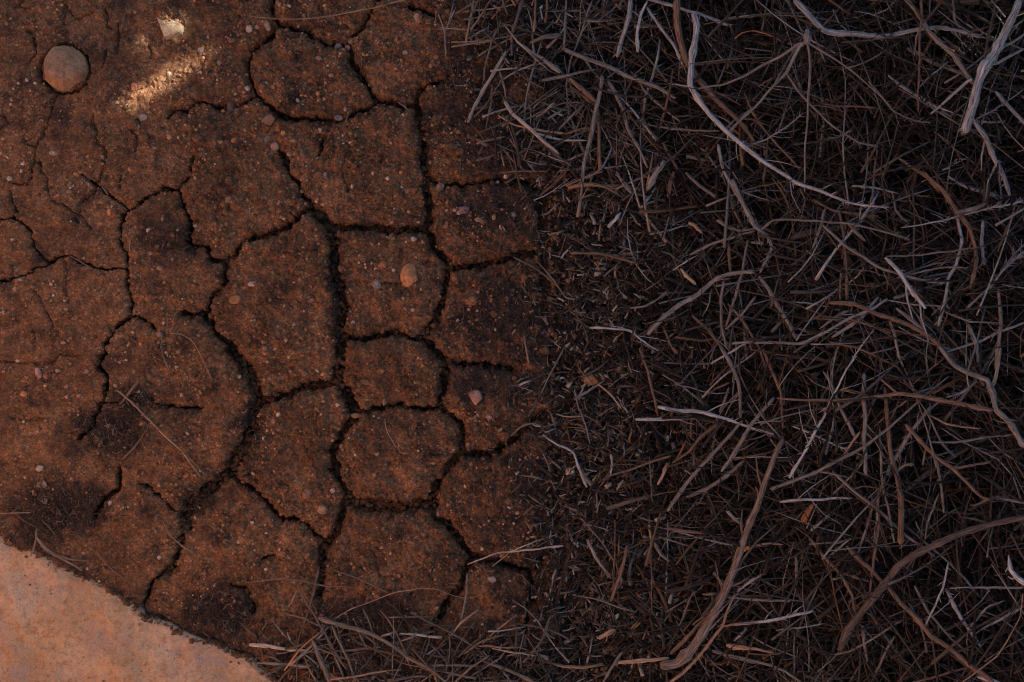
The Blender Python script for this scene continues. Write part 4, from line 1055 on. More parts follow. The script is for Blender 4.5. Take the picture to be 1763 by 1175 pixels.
    if label is None:
        label = auto_label(pts, (r0 + r1) / 2, tint, 'stick' if name == 'branch' else 'twig')
        o['group'] = 'loose sticks on the brush and litter'
    tag(o, label, 'branch' if name == 'branch' else 'twig')
    return o
built = [build_twig(r) for r in exec_twigs]

# ------------------------------------------------------------------ pebbles and stones
def ico(sub):
    import bmesh
    bm = bmesh.new(); bmesh.ops.create_icosphere(bm, subdivisions=sub, radius=1.0)
    bm.verts.ensure_lookup_table()
    V = np.array([v.co[:] for v in bm.verts]); F = np.array([[v.index for v in f.verts] for f in bm.faces]); bm.free()
    return V, F
ICO3, ICO1, ICO2 = ico(3), ico(1), ico(2)
ICO4 = ico(4)
def stone_mesh(rx, ry, rz, shape, seed, tint, hi=False, notch=False):
    r = np.random.default_rng(seed)
    V, F = ICO4 if hi else ICO3
    V = V.copy()
    nz = sum(np.sin(V @ r.normal(0, 1.5 + 0.9 * q, 3) + r.uniform(0, 6)) / (1 + q) for q in range(4)) * 0.6
    V *= (1 + (0.09 if shape == 'r' else 0.20) * nz)[:, None]
    if hi: V *= (1 + 0.012 * np.sin(V @ r.normal(0, 9, 3)) + 0.010 * np.sin(V @ r.normal(0, 14, 3)))[:, None]
    if shape == 'r':
        for k in range(10):
            n = r.normal(0, 1, 3); n /= np.linalg.norm(n); c = r.uniform(0.80, 0.95)
            V -= np.clip(V @ n - c, 0, None)[:, None] * n * 0.85
    if notch:
        q = V - np.array([-0.66, -0.62, 0.52]); d2 = np.linalg.norm(q * np.array([1.0, 1.3, 1.0]), axis=1)
        V *= (1 - 0.22 * np.exp(-(d2 / 0.24) ** 2))[:, None]
    if shape in 'af':
        for k in range(9 if shape == 'a' else 8):
            n = r.normal(0, 1, 3); n[2] = n[2] * 0.9 if shape == 'a' else n[2] * 0.15; n /= np.linalg.norm(n)
            c = r.uniform(0.55, 0.8)
            d = V @ n - c
            V -= np.clip(d, 0, None)[:, None] * n * 0.97
    if shape == 'f':
        V[:, 2] = np.clip(V[:, 2], -0.6, 0.45) + 0.05 * fbm(V[:, 0] * 3, V[:, 1] * 3, 2, 5)
    V = V * np.array([rx, ry, rz])
    me = mesh_np('pebble', V, None, F)
    tv = np.ones(len(V))
    attr(me, 'tint', 'FLOAT_COLOR', np.concatenate([np.array(tint)[None] * tv[:, None], np.ones((len(V), 1))], 1))
    return me
ST_T = {'tan': (0.34, 0.21, 0.13), 'pale': (0.50, 0.39, 0.31), 'grey': (0.28, 0.23, 0.20), 'purple': (0.19, 0.115, 0.12), 'orange': (0.46, 0.21, 0.09), 'pink': (0.44, 0.25, 0.19),
        'red': (0.42, 0.16, 0.09), 'brown': (0.26, 0.14, 0.085), 'green': (0.22, 0.20, 0.17), 'white': (0.46, 0.38, 0.28), 'cob': (0.37, 0.215, 0.125)}
PEB = [  # x y rx ry rot colour shape label
 (111,119,41,40,0,'cob','R','large round tan cobble half sunk in the mud'),
 (398,188,12,20,-8,'purple','a','dark purple pointed stone beside a crack'),
 (460,45,6,12,20,'pink','r','elongated pale stone at the top of the oval plate'),
 (429,50,7,7,0,'pale','r','pale grey rounded pebble beside the elongated pale stone'),
 (443,47,5,5,0,'pink','r',None),(439,56,4,4,0,'tan','r',None),(345,83,7,10,10,'grey','r','grey-brown egg shaped pebble near the sunlit patch'),(326,85,6,5,0,'tan','r',None),(378,109,6,6,-30,'tan','r',None),(396,99,5,4,0,'tan','r',None),
 (334,164,8,6,20,'brown','r',None),(314,170,4,3,0,'orange','r',None),(404,241,8,5,25,'orange','r',None),(380,245,5,4,0,'tan','r',None),
 (231,149,7,9,-30,'red','a','reddish wedge of stone at the edge of the sunlit streak'),(219,183,6,5,10,'tan','a',None),(221,191,6,3,20,'tan','a',None),(208,201,4,3,0,'red','r',None),(246,203,10,9,0,'grey','f',None),(235,218,10,9,40,'green','f','flat greenish grey stone chip below the sunlit streak'),
 (171,194,4,4,0,'tan','r',None),(92,264,8,5,0,'pale','r','pale pebble beside a short fine crack'),(201,177,4,4,0,'tan','r',None),(291,128,4,5,0,'white','r',None),(305,37,5,4,0,'pink','r',None),
 (487,229,6,6,0,'orange','r',None),(473,252,8,9,10,'pink','r','pinkish pebble sitting in a crack mouth'),(460,240,7,8,0,'grey','a',None),(463,208,15,12,20,'brown','f','flat brown stone chip above the pinkish crack pebble'),
 (604,70,9,7,-30,'tan','a','tan angular stone at a crack junction'),(598,82,6,5,0,'pink','a',None),(582,81,8,8,0,'grey','a',None),(622,73,4,8,-20,'brown','a',None),(573,47,4,4,0,'orange','a',None),(555,63,4,4,0,'red','a',None),
 (682,70,6,6,0,'orange','a',None),(698,91,6,6,0,'pale','r',None),(752,99,8,6,15,'tan','a',None),(718,30,8,12,10,'tan','f','flat tan wedge of stone near the forked twig'),(583,203,9,6,-10,'grey','r','grey pebble lying in the crack under the oval plate'),(594,189,4,5,0,'pale','r',None),
 (645,230,5,5,0,'orange','r',None),(505,243,5,4,0,'pink','r',None),(732,240,4,4,0,'orange','a',None),(519,267,5,5,0,'tan','r',None),(498,265,4,4,0,'pale','r',None),(443,173,5,4,0,'pale','a',None),(425,153,5,5,0,'pale','r',None),
 (17,308,5,5,0,'pale','r',None),(189,366,5,7,0,'orange','r','orange oval pebble left of the upright crack'),(280,377,5,5,0,'orange','r',None),(259,394,4,3,0,'tan','r',None),(306,396,4,4,0,'tan','r',None),(336,389,4,3,0,'pale','r',None),(393,343,9,6,25,'pale','a','pale oblong stone chip on a gritty plate'),(337,308,5,5,0,'tan','r',None),
 (276,462,7,5,0,'tan','r','small oval tan pebble alone on a bare plate'),(36,482,5,4,0,'pink','r',None),(434,489,8,5,10,'pale','r',None),(405,516,12,8,25,'orange','r','smooth orange-brown pebble near the edge of a plate'),(194,567,5,7,30,'pink','r',None),(274,577,6,5,0,'pink','r',None),
 (705,475,16,22,-10,'orange','R','big glossy orange pebble on a raised plate'),(660,457,11,9,-30,'orange','a','orange-pink angular stone beside the big orange pebble'),(649,491,9,11,0,'grey','r','grey rounded stone beside the big orange pebble'),
 (799,361,10,9,20,'purple','a','mauve wedge of stone on the plate by the litter'),(755,325,9,15,-38,'tan','a','tan sliver of stone tilted in a crack'),(826,380,9,5,-10,'tan','a',None),(768,389,5,5,0,'pink','a',None),(902,343,7,6,0,'red','a','small red stone at the outer rim of a plate'),(884,370,6,6,0,'green','r',None),(850,374,4,6,0,'tan','r',None),(537,517,5,5,0,'tan','r',None),
 (66,642,8,12,30,'pink','a','pale pinkish stone chip on the smooth mud'),(79,648,5,6,0,'red','r',None),(94,646,6,5,0,'purple','r',None),(115,665,5,5,0,'pink','r',None),(41,679,7,6,0,'orange','r','orange pebble beside a small pit'),(136,681,5,5,0,'pink','r',None),(68,807,7,6,0,'pale','r','pale round pebble near the debris-strewn corner'),(71,833,13,9,10,'grey','f','flat grey stone chip near the debris-strewn corner'),(77,863,8,8,0,'grey','f',None),
 (189,734,10,4,-5,'tan','r','narrow tan pebble on the dark debris patch'),(258,648,6,6,0,'purple','r',None),(231,640,4,7,0,'tan','a',None),(307,607,6,5,0,'tan','r',None),(343,727,4,3,0,'pale','r',None),
 (556,877,10,11,0,'tan','a','tan crumbly lump near the tip of a plate'),(529,850,9,10,0,'brown','r','round brown lump set in a plate'),(573,845,5,5,0,'pale','r',None),(613,716,9,5,0,'tan','r','tan pebble bridging a crack junction'),(662,693,4,8,0,'tan','a',None),(630,658,9,8,0,'brown','a',None),(648,780,5,5,0,'pale','r',None),
 (818,684,14,16,15,'pink','a','large pale pinkish lump on a small plate'),(842,718,7,7,0,'pink','r',None),(825,725,4,3,0,'pale','r',None),(664,799,3,3,0,'tan','r',None),(811,800,4,4,0,'orange','r',None),
 (1018,654,16,10,5,'orange','R','smooth oval tan pebble lying in the twig litter'),(980,813,10,9,0,'pale','a','pale crumbly stone beside the elbowed twig'),(847,998,9,9,30,'grey','f','flat grey chip on the smallest lower plate'),(831,945,4,4,0,'pale','r',None),(274,960,4,4,0,'pale','r',None),
 (1055,597,7,6,0,'pale','a',None),(993,596,5,5,0,'pale','a',None),(975,368,5,5,0,'pale','a',None),(470,470,5,4,0,'pink','r',None),(520,330,4,4,0,'tan','r',None),(560,300,4,4,0,'pink','r',None),(620,280,4,4,0,'tan','r',None),(700,330,5,5,0,'tan','r',None),(640,420,4,4,0,'pink','r',None),(712,412,6,5,0,'pale','r',None),(455,600,5,5,0,'pink','r',None),(500,640,5,4,0,'tan','r',None),(360,620,4,4,0,'orange','r',None),(480,740,5,4,0,'tan','r',None),(455,755,4,4,0,'pale','r',None),(520,700,4,4,0,'tan','r',None),(435,900,4,4,0,'pale','r',None),(405,880,4,4,0,'tan','r',None),(700,890,5,4,0,'tan','r',None),(728,920,5,4,0,'orange','r',None),(150,640,4,4,0,'tan','r',None),(30,560,4,4,0,'tan','r',None),(110,590,5,4,0,'pink','r',None),(60,400,4,4,0,'tan','r',None),(120,330,5,4,0,'tan','r',None),(130,300,4,4,0,'orange','r',None),(550,100,5,5,0,'pink','r',None),(500,90,5,4,0,'tan','r',None),(460,110,4,4,0,'orange','r',None),(570,130,5,4,0,'pink','r',None),(610,160,5,5,0,'tan','r',None),(470,150,5,4,0,'tan','r',None),(535,140,6,5,0,'brown','r',None),
]
def zone(x, y):
    if x > 940: return 'in the twig litter'
    if 425 < x < 650 and 45 < y < 205: return 'on the oval gritty plate'
    if x >= 580 and y < 160: return 'on the plate beside the slingshot twig'
    if x < 440 and y < 210: return 'on the mud around the round cobble'
    if x < 220 and y < 460: return 'on the finely cracked mud'
    if x < 225: return 'on the smooth mud above the slab'
    if y < 400 and x < 540: return 'on the gritty plates below the purple stone'
    if y < 400: return 'on the broad plate below the oval one'
    if x < 445: return 'on the plates along the slender tan twig'
    if y < 600: return 'around the big orange pebble'
    if x < 600: return 'on the lower reddish plates'
    return 'on the small plates bordering the litter'
CW = {'tan': 'tan', 'pale': 'pale', 'grey': 'grey', 'purple': 'purplish', 'orange': 'orange', 'pink': 'pinkish', 'red': 'reddish', 'brown': 'brown', 'green': 'greenish', 'white': 'whitish', 'cob': 'tan'}
for n, (x, y, rx, ry, rot, col, shp, label) in enumerate(PEB):
    hi = shp == 'R'
    sh = 'r' if hi else ('a' if label is None and shp == 'r' and n % 5 < 3 else shp)
    k = 0.00096
    rz = min(rx, ry) * (0.62 if n == 0 else 0.75 if sh == 'r' else 0.8 if sh == 'a' else 0.35)
    tint = np.array(ST_T[col]) * rng.uniform(0.75, 1.0) * (1.0 if label else 0.85)
    me = stone_mesh(rx * k, ry * k, rz * k, sh, 300 + n, tint, hi, n == 0)
    tz, ok, _ = top_z(x, y)
    if x < 940 and not ok: tz = -0.008
    z = float(tz) + rz * k * (0.18 if sh != 'f' else 0.4) + float(pile(x, y)) * 0.8
    o = link('cobble' if n == 0 else 'stone_chip' if sh == 'f' else 'pebble', me, M_STONE)
    o.location = XY(x, y, z)
    o.rotation_euler = (rng.uniform(-0.15, 0.15), rng.uniform(-0.15, 0.15), math.radians(rot))
    if label is None:
        kind = 'flat stone chip' if sh == 'f' else 'angular stone' if sh == 'a' else 'rounded pebble'
        label = f"small {CW[col]} {kind} {zone(x, y)}"
        o['group'] = 'small pebbles ' + zone(x, y)
    tag(o, label, 'pebble' if sh == 'r' else 'stone')
# the angular stone lit by the sun
def sunlit_stone():
    import bmesh
    pts = P("273,33 282,41 293,45 303,40 310,43 318,46 316,60 300,68 287,70 281,56")
    bm = bmesh.new()
    c = np.array(pts).mean(0)
    hz = [0.016, 0.017, 0.018, 0.020, 0.022, 0.022, 0.019, 0.016, 0.013, 0.014]
    top = [bm.verts.new((((x - c[0]) * 0.93) / 1000, -(y - c[1]) * 0.93 / 1000, h)) for (x, y), h in zip(pts, hz)]
    mid = [bm.verts.new(((x - c[0]) / 1000, -(y - c[1]) / 1000, 0.006)) for (x, y) in pts]
    bot = [bm.verts.new(((x - c[0]) / 1000, -(y - c[1]) / 1000, -0.01)) for (x, y) in pts]
    ct = bm.verts.new((0.002, 0.001, 0.021))
    m = len(pts)
    for i in range(m):
        j = (i + 1) % m
        bm.faces.new((top[j], top[i], ct)); bm.faces.new((mid[i], top[i], top[j], mid[j])); bm.faces.new((bot[i], mid[i], mid[j], bot[j]))
    bmesh.ops.recalc_face_normals(bm, faces=bm.faces[:])
    bmesh.ops.bevel(bm, geom=bm.edges[:], offset=0.0012, segments=2, affect='EDGES')
    me = bpy.data.meshes.new('sunlit_stone'); bm.to_mesh(me); bm.free()
    attr(me, 'tint', 'FLOAT_COLOR', np.tile((0.36, 0.29, 0.20, 1), (len(me.vertices), 1)))
    o = link('angular_stone', me, M_STONE)
    o.location = XY(c[0], c[1], 0.0)
    tag(o, 'pale angular stone lit by a spot of sunlight', 'stone')
sunlit_stone()

# ------------------------------------------------------------------ shade: an unseen shrub added up-sun, with gaps cut to drop a few sun spots
def ray_ground(p):
    return p[:, :2] - SUN[None, :2] * (p[:, 2:3] / SUN[2])
SPOTS = [  # px, py, radius across, radius along the sun direction (mm), height of receiver
 (302, 124, 9, 46, 0), (234, 172, 8, 30, 0), (302, 42, 11, 27, 0.012), (257, 70, 6, 12, 0), (978, 205, 1, 3, 0.02), (1592, 128, 6, 10, 0.11), (1712, 30, 7, 10, 0.2)]
shrub_root = empty('unseen_shade_shrub', (2.35 * math.cos(SUN_AZ), 2.35 * math.sin(SUN_AZ), 0))
def build_shrub():
    az = np.array([math.cos(SUN_AZ), math.sin(SUN_AZ)]); pr = np.array([-az[1], az[0]])
    N = 165000
    d = rng.uniform(2.0, 3.0, N); w = rng.uniform(-2.0, 2.0, N); h = rng.uniform(0.02, 2.3, N)
    top = 2.00 - 0.18 * (np.abs(w) / 1.7) ** 3 + 0.07 * perlin(w * 2.0, w * 0 + 1.5, 33)
    keep = h < top - 0.12 * ((d - 2.5) / 0.5) ** 2
    d, w, h = d[keep], w[keep], h[keep]
    c = np.stack([az[0] * d + pr[0] * w, az[1] * d + pr[1] * w, h], -1)
    g = ray_ground(c)
    ok = np.ones(len(c), bool)
    for x, y, a, b, zr in SPOTS:
        q = np.array(XY(x, y, zr)[:2]) - SUN[:2] * (zr / SUN[2])
        dl = g - q
        al = dl @ az; pe = dl @ pr
        rr = rng.uniform(0.0, 0.008, len(c))
        ok &= ~(((al / (b * 0.001 + (rr + 0.018) / SUN[2])) ** 2 + (pe / (a * 0.001 + rr + 0.016)) ** 2) < 1)
    c = c[ok]; n = len(c)
    u = rng.normal(0, 1, (n, 3)); u /= np.linalg.norm(u, axis=1, keepdims=True)
    v = np.cross(u, rng.normal(0, 1, (n, 3))); v /= np.linalg.norm(v, axis=1, keepdims=True) + 1e-9
    L = rng.uniform(0.026, 0.042, (n, 1)); W = L * 0.5
    V = np.stack([c - u * L, c + v * W, c + u * L, c - v * W], 1).reshape(-1, 3)
    base = np.array(shrub_root.location)
    m, nt, b = new_mat('shrub_leaf', 0.7, 0.3)
    col = ramp(nt, noise(nt, pos(nt), 30, 3), [(0.3, (0.045, 0.06, 0.025)), (0.7, (0.09, 0.11, 0.05))])
    nt.links.new(col, b.inputs['Base Color'])
    o = link('crown', mesh_np('crown', V - base, np.arange(n * 4).reshape(-1, 4), None, False), m, shrub_root)
    for k in range(9):
        w0 = rng.uniform(-0.3, 0.3); w1 = rng.uniform(-1.4, 1.4); d1 = rng.uniform(2.1, 2.9)
        a = np.array([az[0] * 2.4 + pr[0] * w0, az[1] * 2.4 + pr[1] * w0, -0.05]); bb = np.array([az[0] * d1 + pr[0] * w1, az[1] * d1 + pr[1] * w1, rng.uniform(0.8, 1.3)])
        t = np.linspace(0, 1, 14)[:, None]
        p = a + (bb - a) * t + np.array([0, 0, 0.25]) * np.sin(t * np.pi) + rng.normal(0, 0.012, (14, 3))
        link('trunk', tube_mesh('trunk', [tubes(p[None], np.linspace(0.022, 0.006, 14)[None], 7, None, np.array([TINT['gb']]))], base), M_TWIG, shrub_root)
    tag(shrub_root, 'unseen leafy shrub placed to shade the mud and brush', 'shrub')
build_shrub()

# ------------------------------------------------------------------ uncountable small stuff
def scatter_stones(name, n, label, cat, dens, rlo, rhi, tints, mat, sink=0.2, V0=ICO1):
    V, F = V0
    x = rng.uniform(-230, 960, n); y = rng.uniform(-230, 1270, n)
    tz, ok, dd = top_z(x, y)
    keep = ok & (dd > 1.5) & (rng.uniform(0, 1, n) < dens(x, y))
    # not on the slab
    sl = slab_y(x)
    keep &= y < sl - 3
    x, y, tz = x[keep], y[keep], tz[keep]; n = len(x)
    r = (rlo * (rhi / rlo) ** (rng.uniform(0, 1, n) ** 2.0)) * 0.001
    jit = 1 + rng.uniform(-0.28, 0.28, (n, len(V), 1))
    sx = rng.uniform(0.7, 1.3, (n, 1, 3)); sx[:, :, 2] *= 0.75
    a = rng.uniform(0, 2 * np.pi, n); ca, sa = np.cos(a)[:, None], np.sin(a)[:, None]
    W = V[None] * jit * sx * r[:, None, None]
    X = W[..., 0] * ca - W[..., 1] * sa; Y = W[..., 0] * sa + W[..., 1] * ca
    pz = tz + r * sink
    G = np.stack([X + ((x - 881.5) / 1000)[:, None], Y + ((587.5 - y) / 1000)[:, None], W[..., 2] + pz[:, None]], -1).reshape(-1, 3)
    T = (F[None] + (np.arange(n) * len(V))[:, None, None]).reshape(-1, 3)
    me = mesh_np(name, G, None, T, V0 is not ICO1)
    pal = np.array([t for t, w in tints]); pw = np.array([w for t, w in tints]); ci = rng.choice(len(pal), n, p=pw / pw.sum())
    tc = pal[ci] * rng.uniform(0.75, 1.25, (n, 1))
    tc = np.concatenate([np.repeat(tc, len(V), 0), np.ones((n * len(V), 1))], 1)
    attr(me, 'tint', 'FLOAT_COLOR', tc)
    o = link(name, me, mat)
    tag(o, label, cat, None, 'stuff')
mudc = (0.26, 0.135, 0.075)
dens_grit = lambda x, y: np.clip(0.40 + 1.2 * fbm(x / 70, y / 70, 3, 44) + 0.3 * (x > 420) * (y < 420) - 0.2 * (x < 260), 0.06, 1)
scatter_stones('grit', 40000, 'fine sand and grit sprinkled over the cracked mud', 'grit', dens_grit, 0.8, 3.9,
               [(mudc, 4), ((0.32, 0.17, 0.09), 3), ((0.46, 0.28, 0.19), 2.2), ((0.55, 0.42, 0.33), 0.5), ((0.46, 0.20, 0.08), 1.2), ((0.06, 0.042, 0.035), 2.5)], M_GRIT)
dens_crumb = lambda x, y: np.clip(0.2 + 1.5 * perlin(x / 45, y / 45, 66), 0.05, 1) * np.where(x > 330, 1, 0.2)
scatter_stones('soil_crumbs', 7000, 'loose mud crumbs along the plate rims', 'soil', dens_crumb, 1.8, 8.5, [(mudc, 4), ((0.26, 0.145, 0.082), 2), ((0.15, 0.085, 0.055), 2)], M_MUD, 0.1, ICO2)

def stick_cloud(name, label, cat, x, y, z, length, r, tints, S=6, K=5, curl=0.12, tilt=0.12, flat=None, ang=None, forks=0):
    n = len(x)
    th = rng.uniform(0, np.pi, n) if ang is None else ang
    ph = rng.normal(0, tilt, n)
    d = np.stack([np.cos(th) * np.cos(ph), np.sin(th) * np.cos(ph), np.sin(ph)], -1)
    side = np.stack([-np.sin(th), np.cos(th), np.zeros(n)], -1)
    t = np.linspace(-0.5, 0.5, S)
    bend = rng.normal(0, curl, (n, 1)) * (t ** 2 * 4 - 0.4)[None] + rng.normal(0, curl * 0.35, (n, 1)) * np.sin(t * 7)[None]
    bz = rng.normal(0, curl * 0.5, (n, 1)) * (t ** 2 * 4 - 0.4)[None]
    L = length[:, None, None] * 0.001
    s_ = ((CAM_H - z) / CAM_H / 1000)
    c = np.stack([(x - 881.5) * s_, (587.5 - y) * s_, z], -1)
    p = c[:, None] + d[:, None] * t[None, :, None] * L + side[:, None] * bend[..., None] * L * 0.5
    p[..., 2] += bz * L[..., 0] * 0.5
    rad = r[:, None] * 0.001 * (1 + rng.uniform(-0.2, 0.2, (n, S))) * np.linspace(1.1, 0.75, S)
    rad[:, -1] *= 0.6
    pal = np.array([a for a, w in tints]); pw = np.array([w for a, w in tints]); ci = rng.choice(len(pal), n, p=pw / pw.sum())
    tn = pal[ci] * rng.uniform(0.7, 1.3, (n, 1))
    parts = [tubes(p, rad, K, flat, tn)]
    if forks:
        i = rng.integers(0, n, forks); j = rng.integers(1, S - 1, forks)
        a0 = p[i, j]; tv = p[i, j + 1] - p[i, j]; tv /= np.linalg.norm(tv, axis=1, keepdims=True)
        rd = rng.normal(0, 1, (forks, 3)); rd[:, 2] *= 0.5; rd -= (rd * tv).sum(1, keepdims=True) * tv; rd /= np.linalg.norm(rd, axis=1, keepdims=True) + 1e-9
        fl_ = rng.gamma(2.0, 0.008, (forks, 1)) + 0.006
        q = np.stack([a0, a0 + (tv * 0.75 + rd * 0.65) * fl_ * 0.5, a0 + (tv * 1.7 + rd * 1.05) * fl_ * 0.5], 1)
        parts.append(tubes(q, np.minimum(rad[i, j] * 0.6, 0.0016)[:, None] * np.array([[1, 0.8, 0.4]]), 3, None, tn[i]))
    o = link(name, tube_mesh(name, parts), M_TWIG)
    tag(o, label, cat, None, 'stuff')
    return o
LT = [((0.015, 0.011, 0.009), 4), ((0.042, 0.030, 0.022), 4), ((0.105, 0.070, 0.045), 2.2), ((0.155, 0.145, 0.128), 1.8), ((0.33, 0.24, 0.16), 1.0), ((0.38, 0.36, 0.32), 0.8), ((0.26, 0.13, 0.06), 0.6)]  # darkest chip tints near black, standing in for shaded gaps
def sample(n, x0, x1, y0, y1, f):
    X = rng.uniform(x0, x1, n); Y = rng.uniform(y0, y1, n)
    k = rng.uniform(0, 1, n) < f(X, Y)
    return X[k], Y[k]
# chips on the ground, thick from the border of the mud to the right
def chip_d(x, y):
    b = np.clip((x + np.clip(330 - y, 0, 400) * 0.42 - 862 + 60 * perlin(x / 50, y / 50, 12) + 30 * perlin(x / 18, y / 18, 11)) / 150, 0, 1) ** 1.3
    strip = np.clip((y - 1075 + 40 * perlin(x / 60, x * 0, 14)) / 45, 0, 1) * np.clip((x - 425) / 60, 0, 1)
    return np.maximum(b, strip) * np.where(x > 1500, 0.55, 1) * np.where((np.hypot((x - 905) / 38, (y - 165) / 26) < 1), 0.05, 1)
x, y = sample(24000, 760, 1850, -260, 1420, chip_d)
xs, ys = sample(3600, 400, 960, 1020, 1300, chip_d)
xf, yf = sample(23000, 800, 1230, -60, 1230, lambda x, y: chip_d(x, y) * np.interp(x, (1000, 1230), (0.9, 0.2)))
x = np.concatenate([x, xs, xf]); y = np.concatenate([y, ys, yf])
tz, ok, _ = top_z(x, y)
z = np.maximum(tz, -0.014) + rng.uniform(0.001, 0.012, len(x)) + pile(x, y) * rng.uniform(0, 0.5, len(x))
fl = rng.uniform(0, 1, len(x)) < 0.07
ch_r = np.where(fl, rng.uniform(2.2, 4.6, len(x)), rng.gamma(2.6, 0.42, len(x)) + 0.35); ch_l = np.where(fl, rng.uniform(8, 22, len(x)), rng.gamma(2.6, 9.0, len(x)) + 6); gs = np.interp(x, (880, 1230), (0.5, 1.0)); ch_l = ch_l * gs; ch_r = ch_r * (0.4 + 0.6 * gs); ch_f = np.where(fl, 0.22, rng.uniform(0.35, 1, len(x)))
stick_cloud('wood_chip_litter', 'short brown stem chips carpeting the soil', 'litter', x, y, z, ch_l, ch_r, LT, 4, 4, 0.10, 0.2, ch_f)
xa, ya = sample(520, 770, 1120, -80, 330, lambda x, y: np.clip((x - 760 + 0.5 * (330 - y) - 60) / 200, 0, 1) * np.clip(0.55 + perlin(x / 45, y / 45, 35), 0.05, 1))
xb, yb = sample(260, 430, 980, 1060, 1230, lambda x, y: np.clip((y - 1060) / 60, 0, 1) * np.clip((x - 440) / 60, 0, 1))
x = np.concatenate([xa, xb]); y = np.concatenate([ya, yb])
tz, ok, _ = top_z(x, y)
z = np.maximum(tz, -0.012) + pile(x, y) + rng.uniform(0.002, 0.014, len(x))
stick_cloud('dry_stem_litter', 'loose dry stems spilling from the brush onto the mud', 'litter', x, y, z, rng.gamma(4.0, 15, len(x)) + 22, rng.gamma(2.4, 0.36, len(x)) + 0.6, [((0.05, 0.038, 0.03), 2), ((0.12, 0.092, 0.07), 3), ((0.22, 0.19, 0.16), 2), ((0.33, 0.29, 0.25), 0.9), ((0.28, 0.17, 0.10), 1)], 6, 5, 0.07, 0.07, forks=500)
# tangled dead twigs filling the brush pile from the soil up
x, y = sample(17000, 1000, 2350, -350, 1500, lambda x, y: np.clip((pile(x, y) - 0.012) / 0.06, 0, 1) * np.clip(0.9 + 0.9 * perlin(x / 120, y / 120, 55), 0.25, 1) * np.clip((np.minimum(np.minimum(y + 350, 1500 - y), 2350 - x) + 160 * perlin(x / 130, y / 130, 56)) / 200, 0.02, 1))
z = pile(x, y) * rng.uniform(0.0, 0.95, len(x)) + 0.004
BT = [((0.012, 0.010, 0.009), 4), ((0.04, 0.032, 0.026), 4), ((0.075, 0.068, 0.06), 2.5), ((0.165, 0.165, 0.157), 1.2), ((0.33, 0.33, 0.315), 0.5), ((0.14, 0.085, 0.05), 1.5)]  # low tints darkened so gaps between twigs read as deep shade
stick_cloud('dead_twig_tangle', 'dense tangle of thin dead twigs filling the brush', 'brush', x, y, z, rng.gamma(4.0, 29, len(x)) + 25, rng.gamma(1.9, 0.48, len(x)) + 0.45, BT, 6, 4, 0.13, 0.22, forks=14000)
x, y = sample(3000, 1080, 2250, -300, 1450, lambda x, y: np.clip((pile(x, y) - 0.02) / 0.08, 0, 1))
z = pile(x, y) * rng.uniform(0.6, 1.08, len(x)) + 0.004
UT = [((0.03, 0.025, 0.021), 3), ((0.07, 0.062, 0.053), 3), ((0.16, 0.16, 0.152), 1.5), ((0.32, 0.32, 0.306), 0.6), ((0.16, 0.098, 0.058), 1.6)]
stick_cloud('dry_stem_layer', 'thin dry forking stems lying loose on top of the brush', 'brush', x, y, z, rng.gamma(4.0, 30, len(x)) + 40, rng.gamma(2.2, 0.3, len(x)) + 0.6, UT, 7, 4, 0.07, 0.12, forks=9000)
# thin fibres and rootlets: on debris patches, in cracks, near the litter border
def fib_d(x, y):
    v = patch_v(x, y)
    v = np.maximum(v, np.clip((x - 700) / 330, 0, 0.7))
    return np.clip(v + 0.02, 0, 1) * np.clip(0.6 + perlin(x / 20, y / 20, 99), 0.1, 1)
x, y = sample(36000, -100, 1000, -100, 1250, fib_d)
sl = slab_y(x)
k = y < sl - 4; x, y = x[k], y[k]
ex = rng.uniform(-60, 520, 420); x = np.concatenate([x, ex]); y = np.concatenate([y, slab_y(ex) - np.abs(rng.normal(0, 9, 420)) + 3])
tz, ok, dd = top_z(x, y)
px_, py_ = sample(60000, 0, 960, 600, 1150, lambda x, y: np.clip(patch_v(x, y) - 0.25, 0, 1) * (x < 520) * np.clip(0.7 + 1.2 * perlin(x / 25, y / 25, 98), 0, 1))
kk = py_ < slab_y(px_) - 3; x = np.concatenate([x, px_[kk]]); y = np.concatenate([y, py_[kk]])
tz, ok, dd = top_z(x, y)
z = np.where(ok, tz + rng.uniform(0.0003, 0.0060, len(x)), np.where(np.abs(y - slab_y(x)) < 14, 0.004, -0.03) + rng.uniform(0, 0.018, len(x)) * np.where(np.abs(y - slab_y(x)) < 14, 0.2, 1))
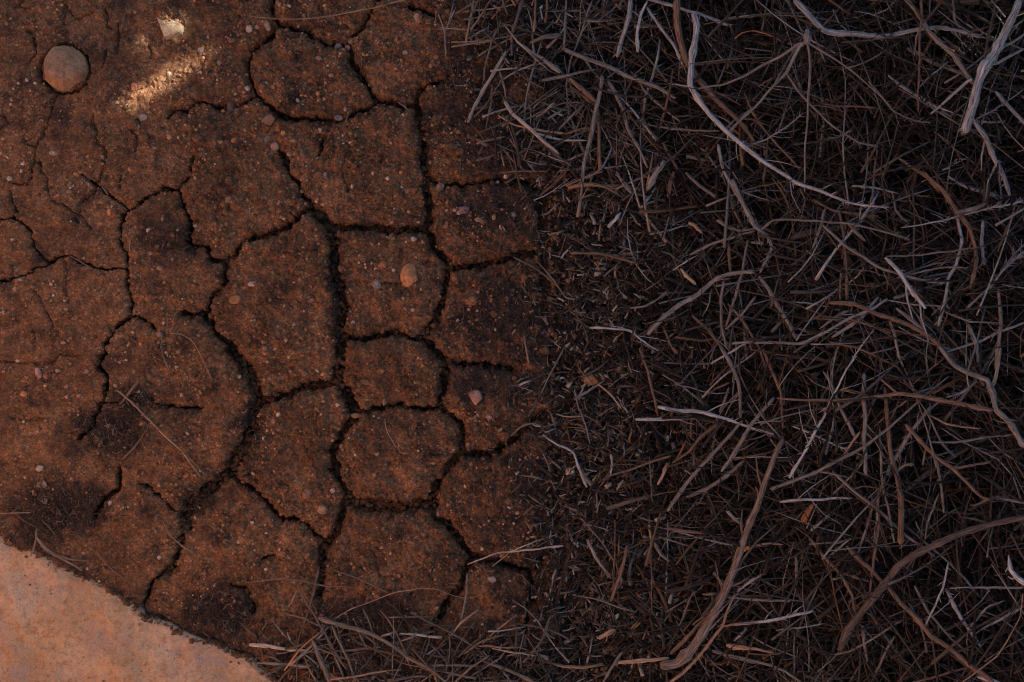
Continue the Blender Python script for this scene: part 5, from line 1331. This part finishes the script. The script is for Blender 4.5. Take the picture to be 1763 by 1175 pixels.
FT = [((0.06, 0.042, 0.034), 4), ((0.12, 0.075, 0.05), 4), ((0.22, 0.13, 0.08), 2), ((0.30, 0.22, 0.17), 1)]
stick_cloud('plant_fibres', 'fine dry plant fibres and rootlets strewn on mud and in cracks', 'debris', x, y, z, rng.gamma(2.5, 4.2, len(x)) + 3, rng.uniform(0.35, 0.95, len(x)), FT, 4, 3, 0.35, 0.12)
# crumbs of soil fallen into the cracks
def crack_crumbs(n):
    V, F = ICO1
    x = rng.uniform(-40, 1180, n); y = rng.uniform(0, 1175, n)
    tz, ok, dd = top_z(x, y)
    ins = (y - slab_y(x)) * 0.85
    k = ~ok & ((y < slab_y(x) + 6) | (rng.uniform(0, 1, n) < 0.010 * np.exp(-ins / 45) + 0.002)) & (rng.uniform(0, 1, n) < np.interp(x, (940, 960, 1150), (1, 0.12, 0.03)))
    x, y = x[k], y[k]; n = len(x)
    r = rng.gamma(3, 0.8, n) * 0.001 + 0.001
    z = -0.036 + rng.uniform(0, 0.022, n) * np.clip(0.5 + perlin(x / 40, y / 40, 3), 0, 1)
    z = np.where(x > 945, ground_z(x, y) + rng.uniform(0.001, 0.010, n), z); z = np.where(np.abs(y - slab_y(x)) < 9, rng.uniform(-0.004, 0.005, n), z)
    ins = (y - slab_y(x)) * 0.85; z = np.where(ins > 7, 0.0075 + 0.014 * np.clip(ins / 120, 0, 1) + 0.05 * np.clip((ins - 120) / 400, 0, 1.5) ** 1.5, z); r = np.where(ins > 7, r * 0.5, r)
    W = V[None] * (1 + rng.uniform(-0.3, 0.3, (n, len(V), 1))) * r[:, None, None]
    G = W + np.stack([(x - 881.5) / 1000, (587.5 - y) / 1000, z], -1)[:, None]
    me = mesh_np('crack_crumbs', G.reshape(-1, 3), None, (F[None] + (np.arange(n) * len(V))[:, None, None]).reshape(-1, 3))
    o = link('crack_crumbs', me, M_MUD)
    tag(o, 'small soil crumbs fallen into the cracks and along the litter margin', 'soil', None, 'stuff')
crack_crumbs(90000)
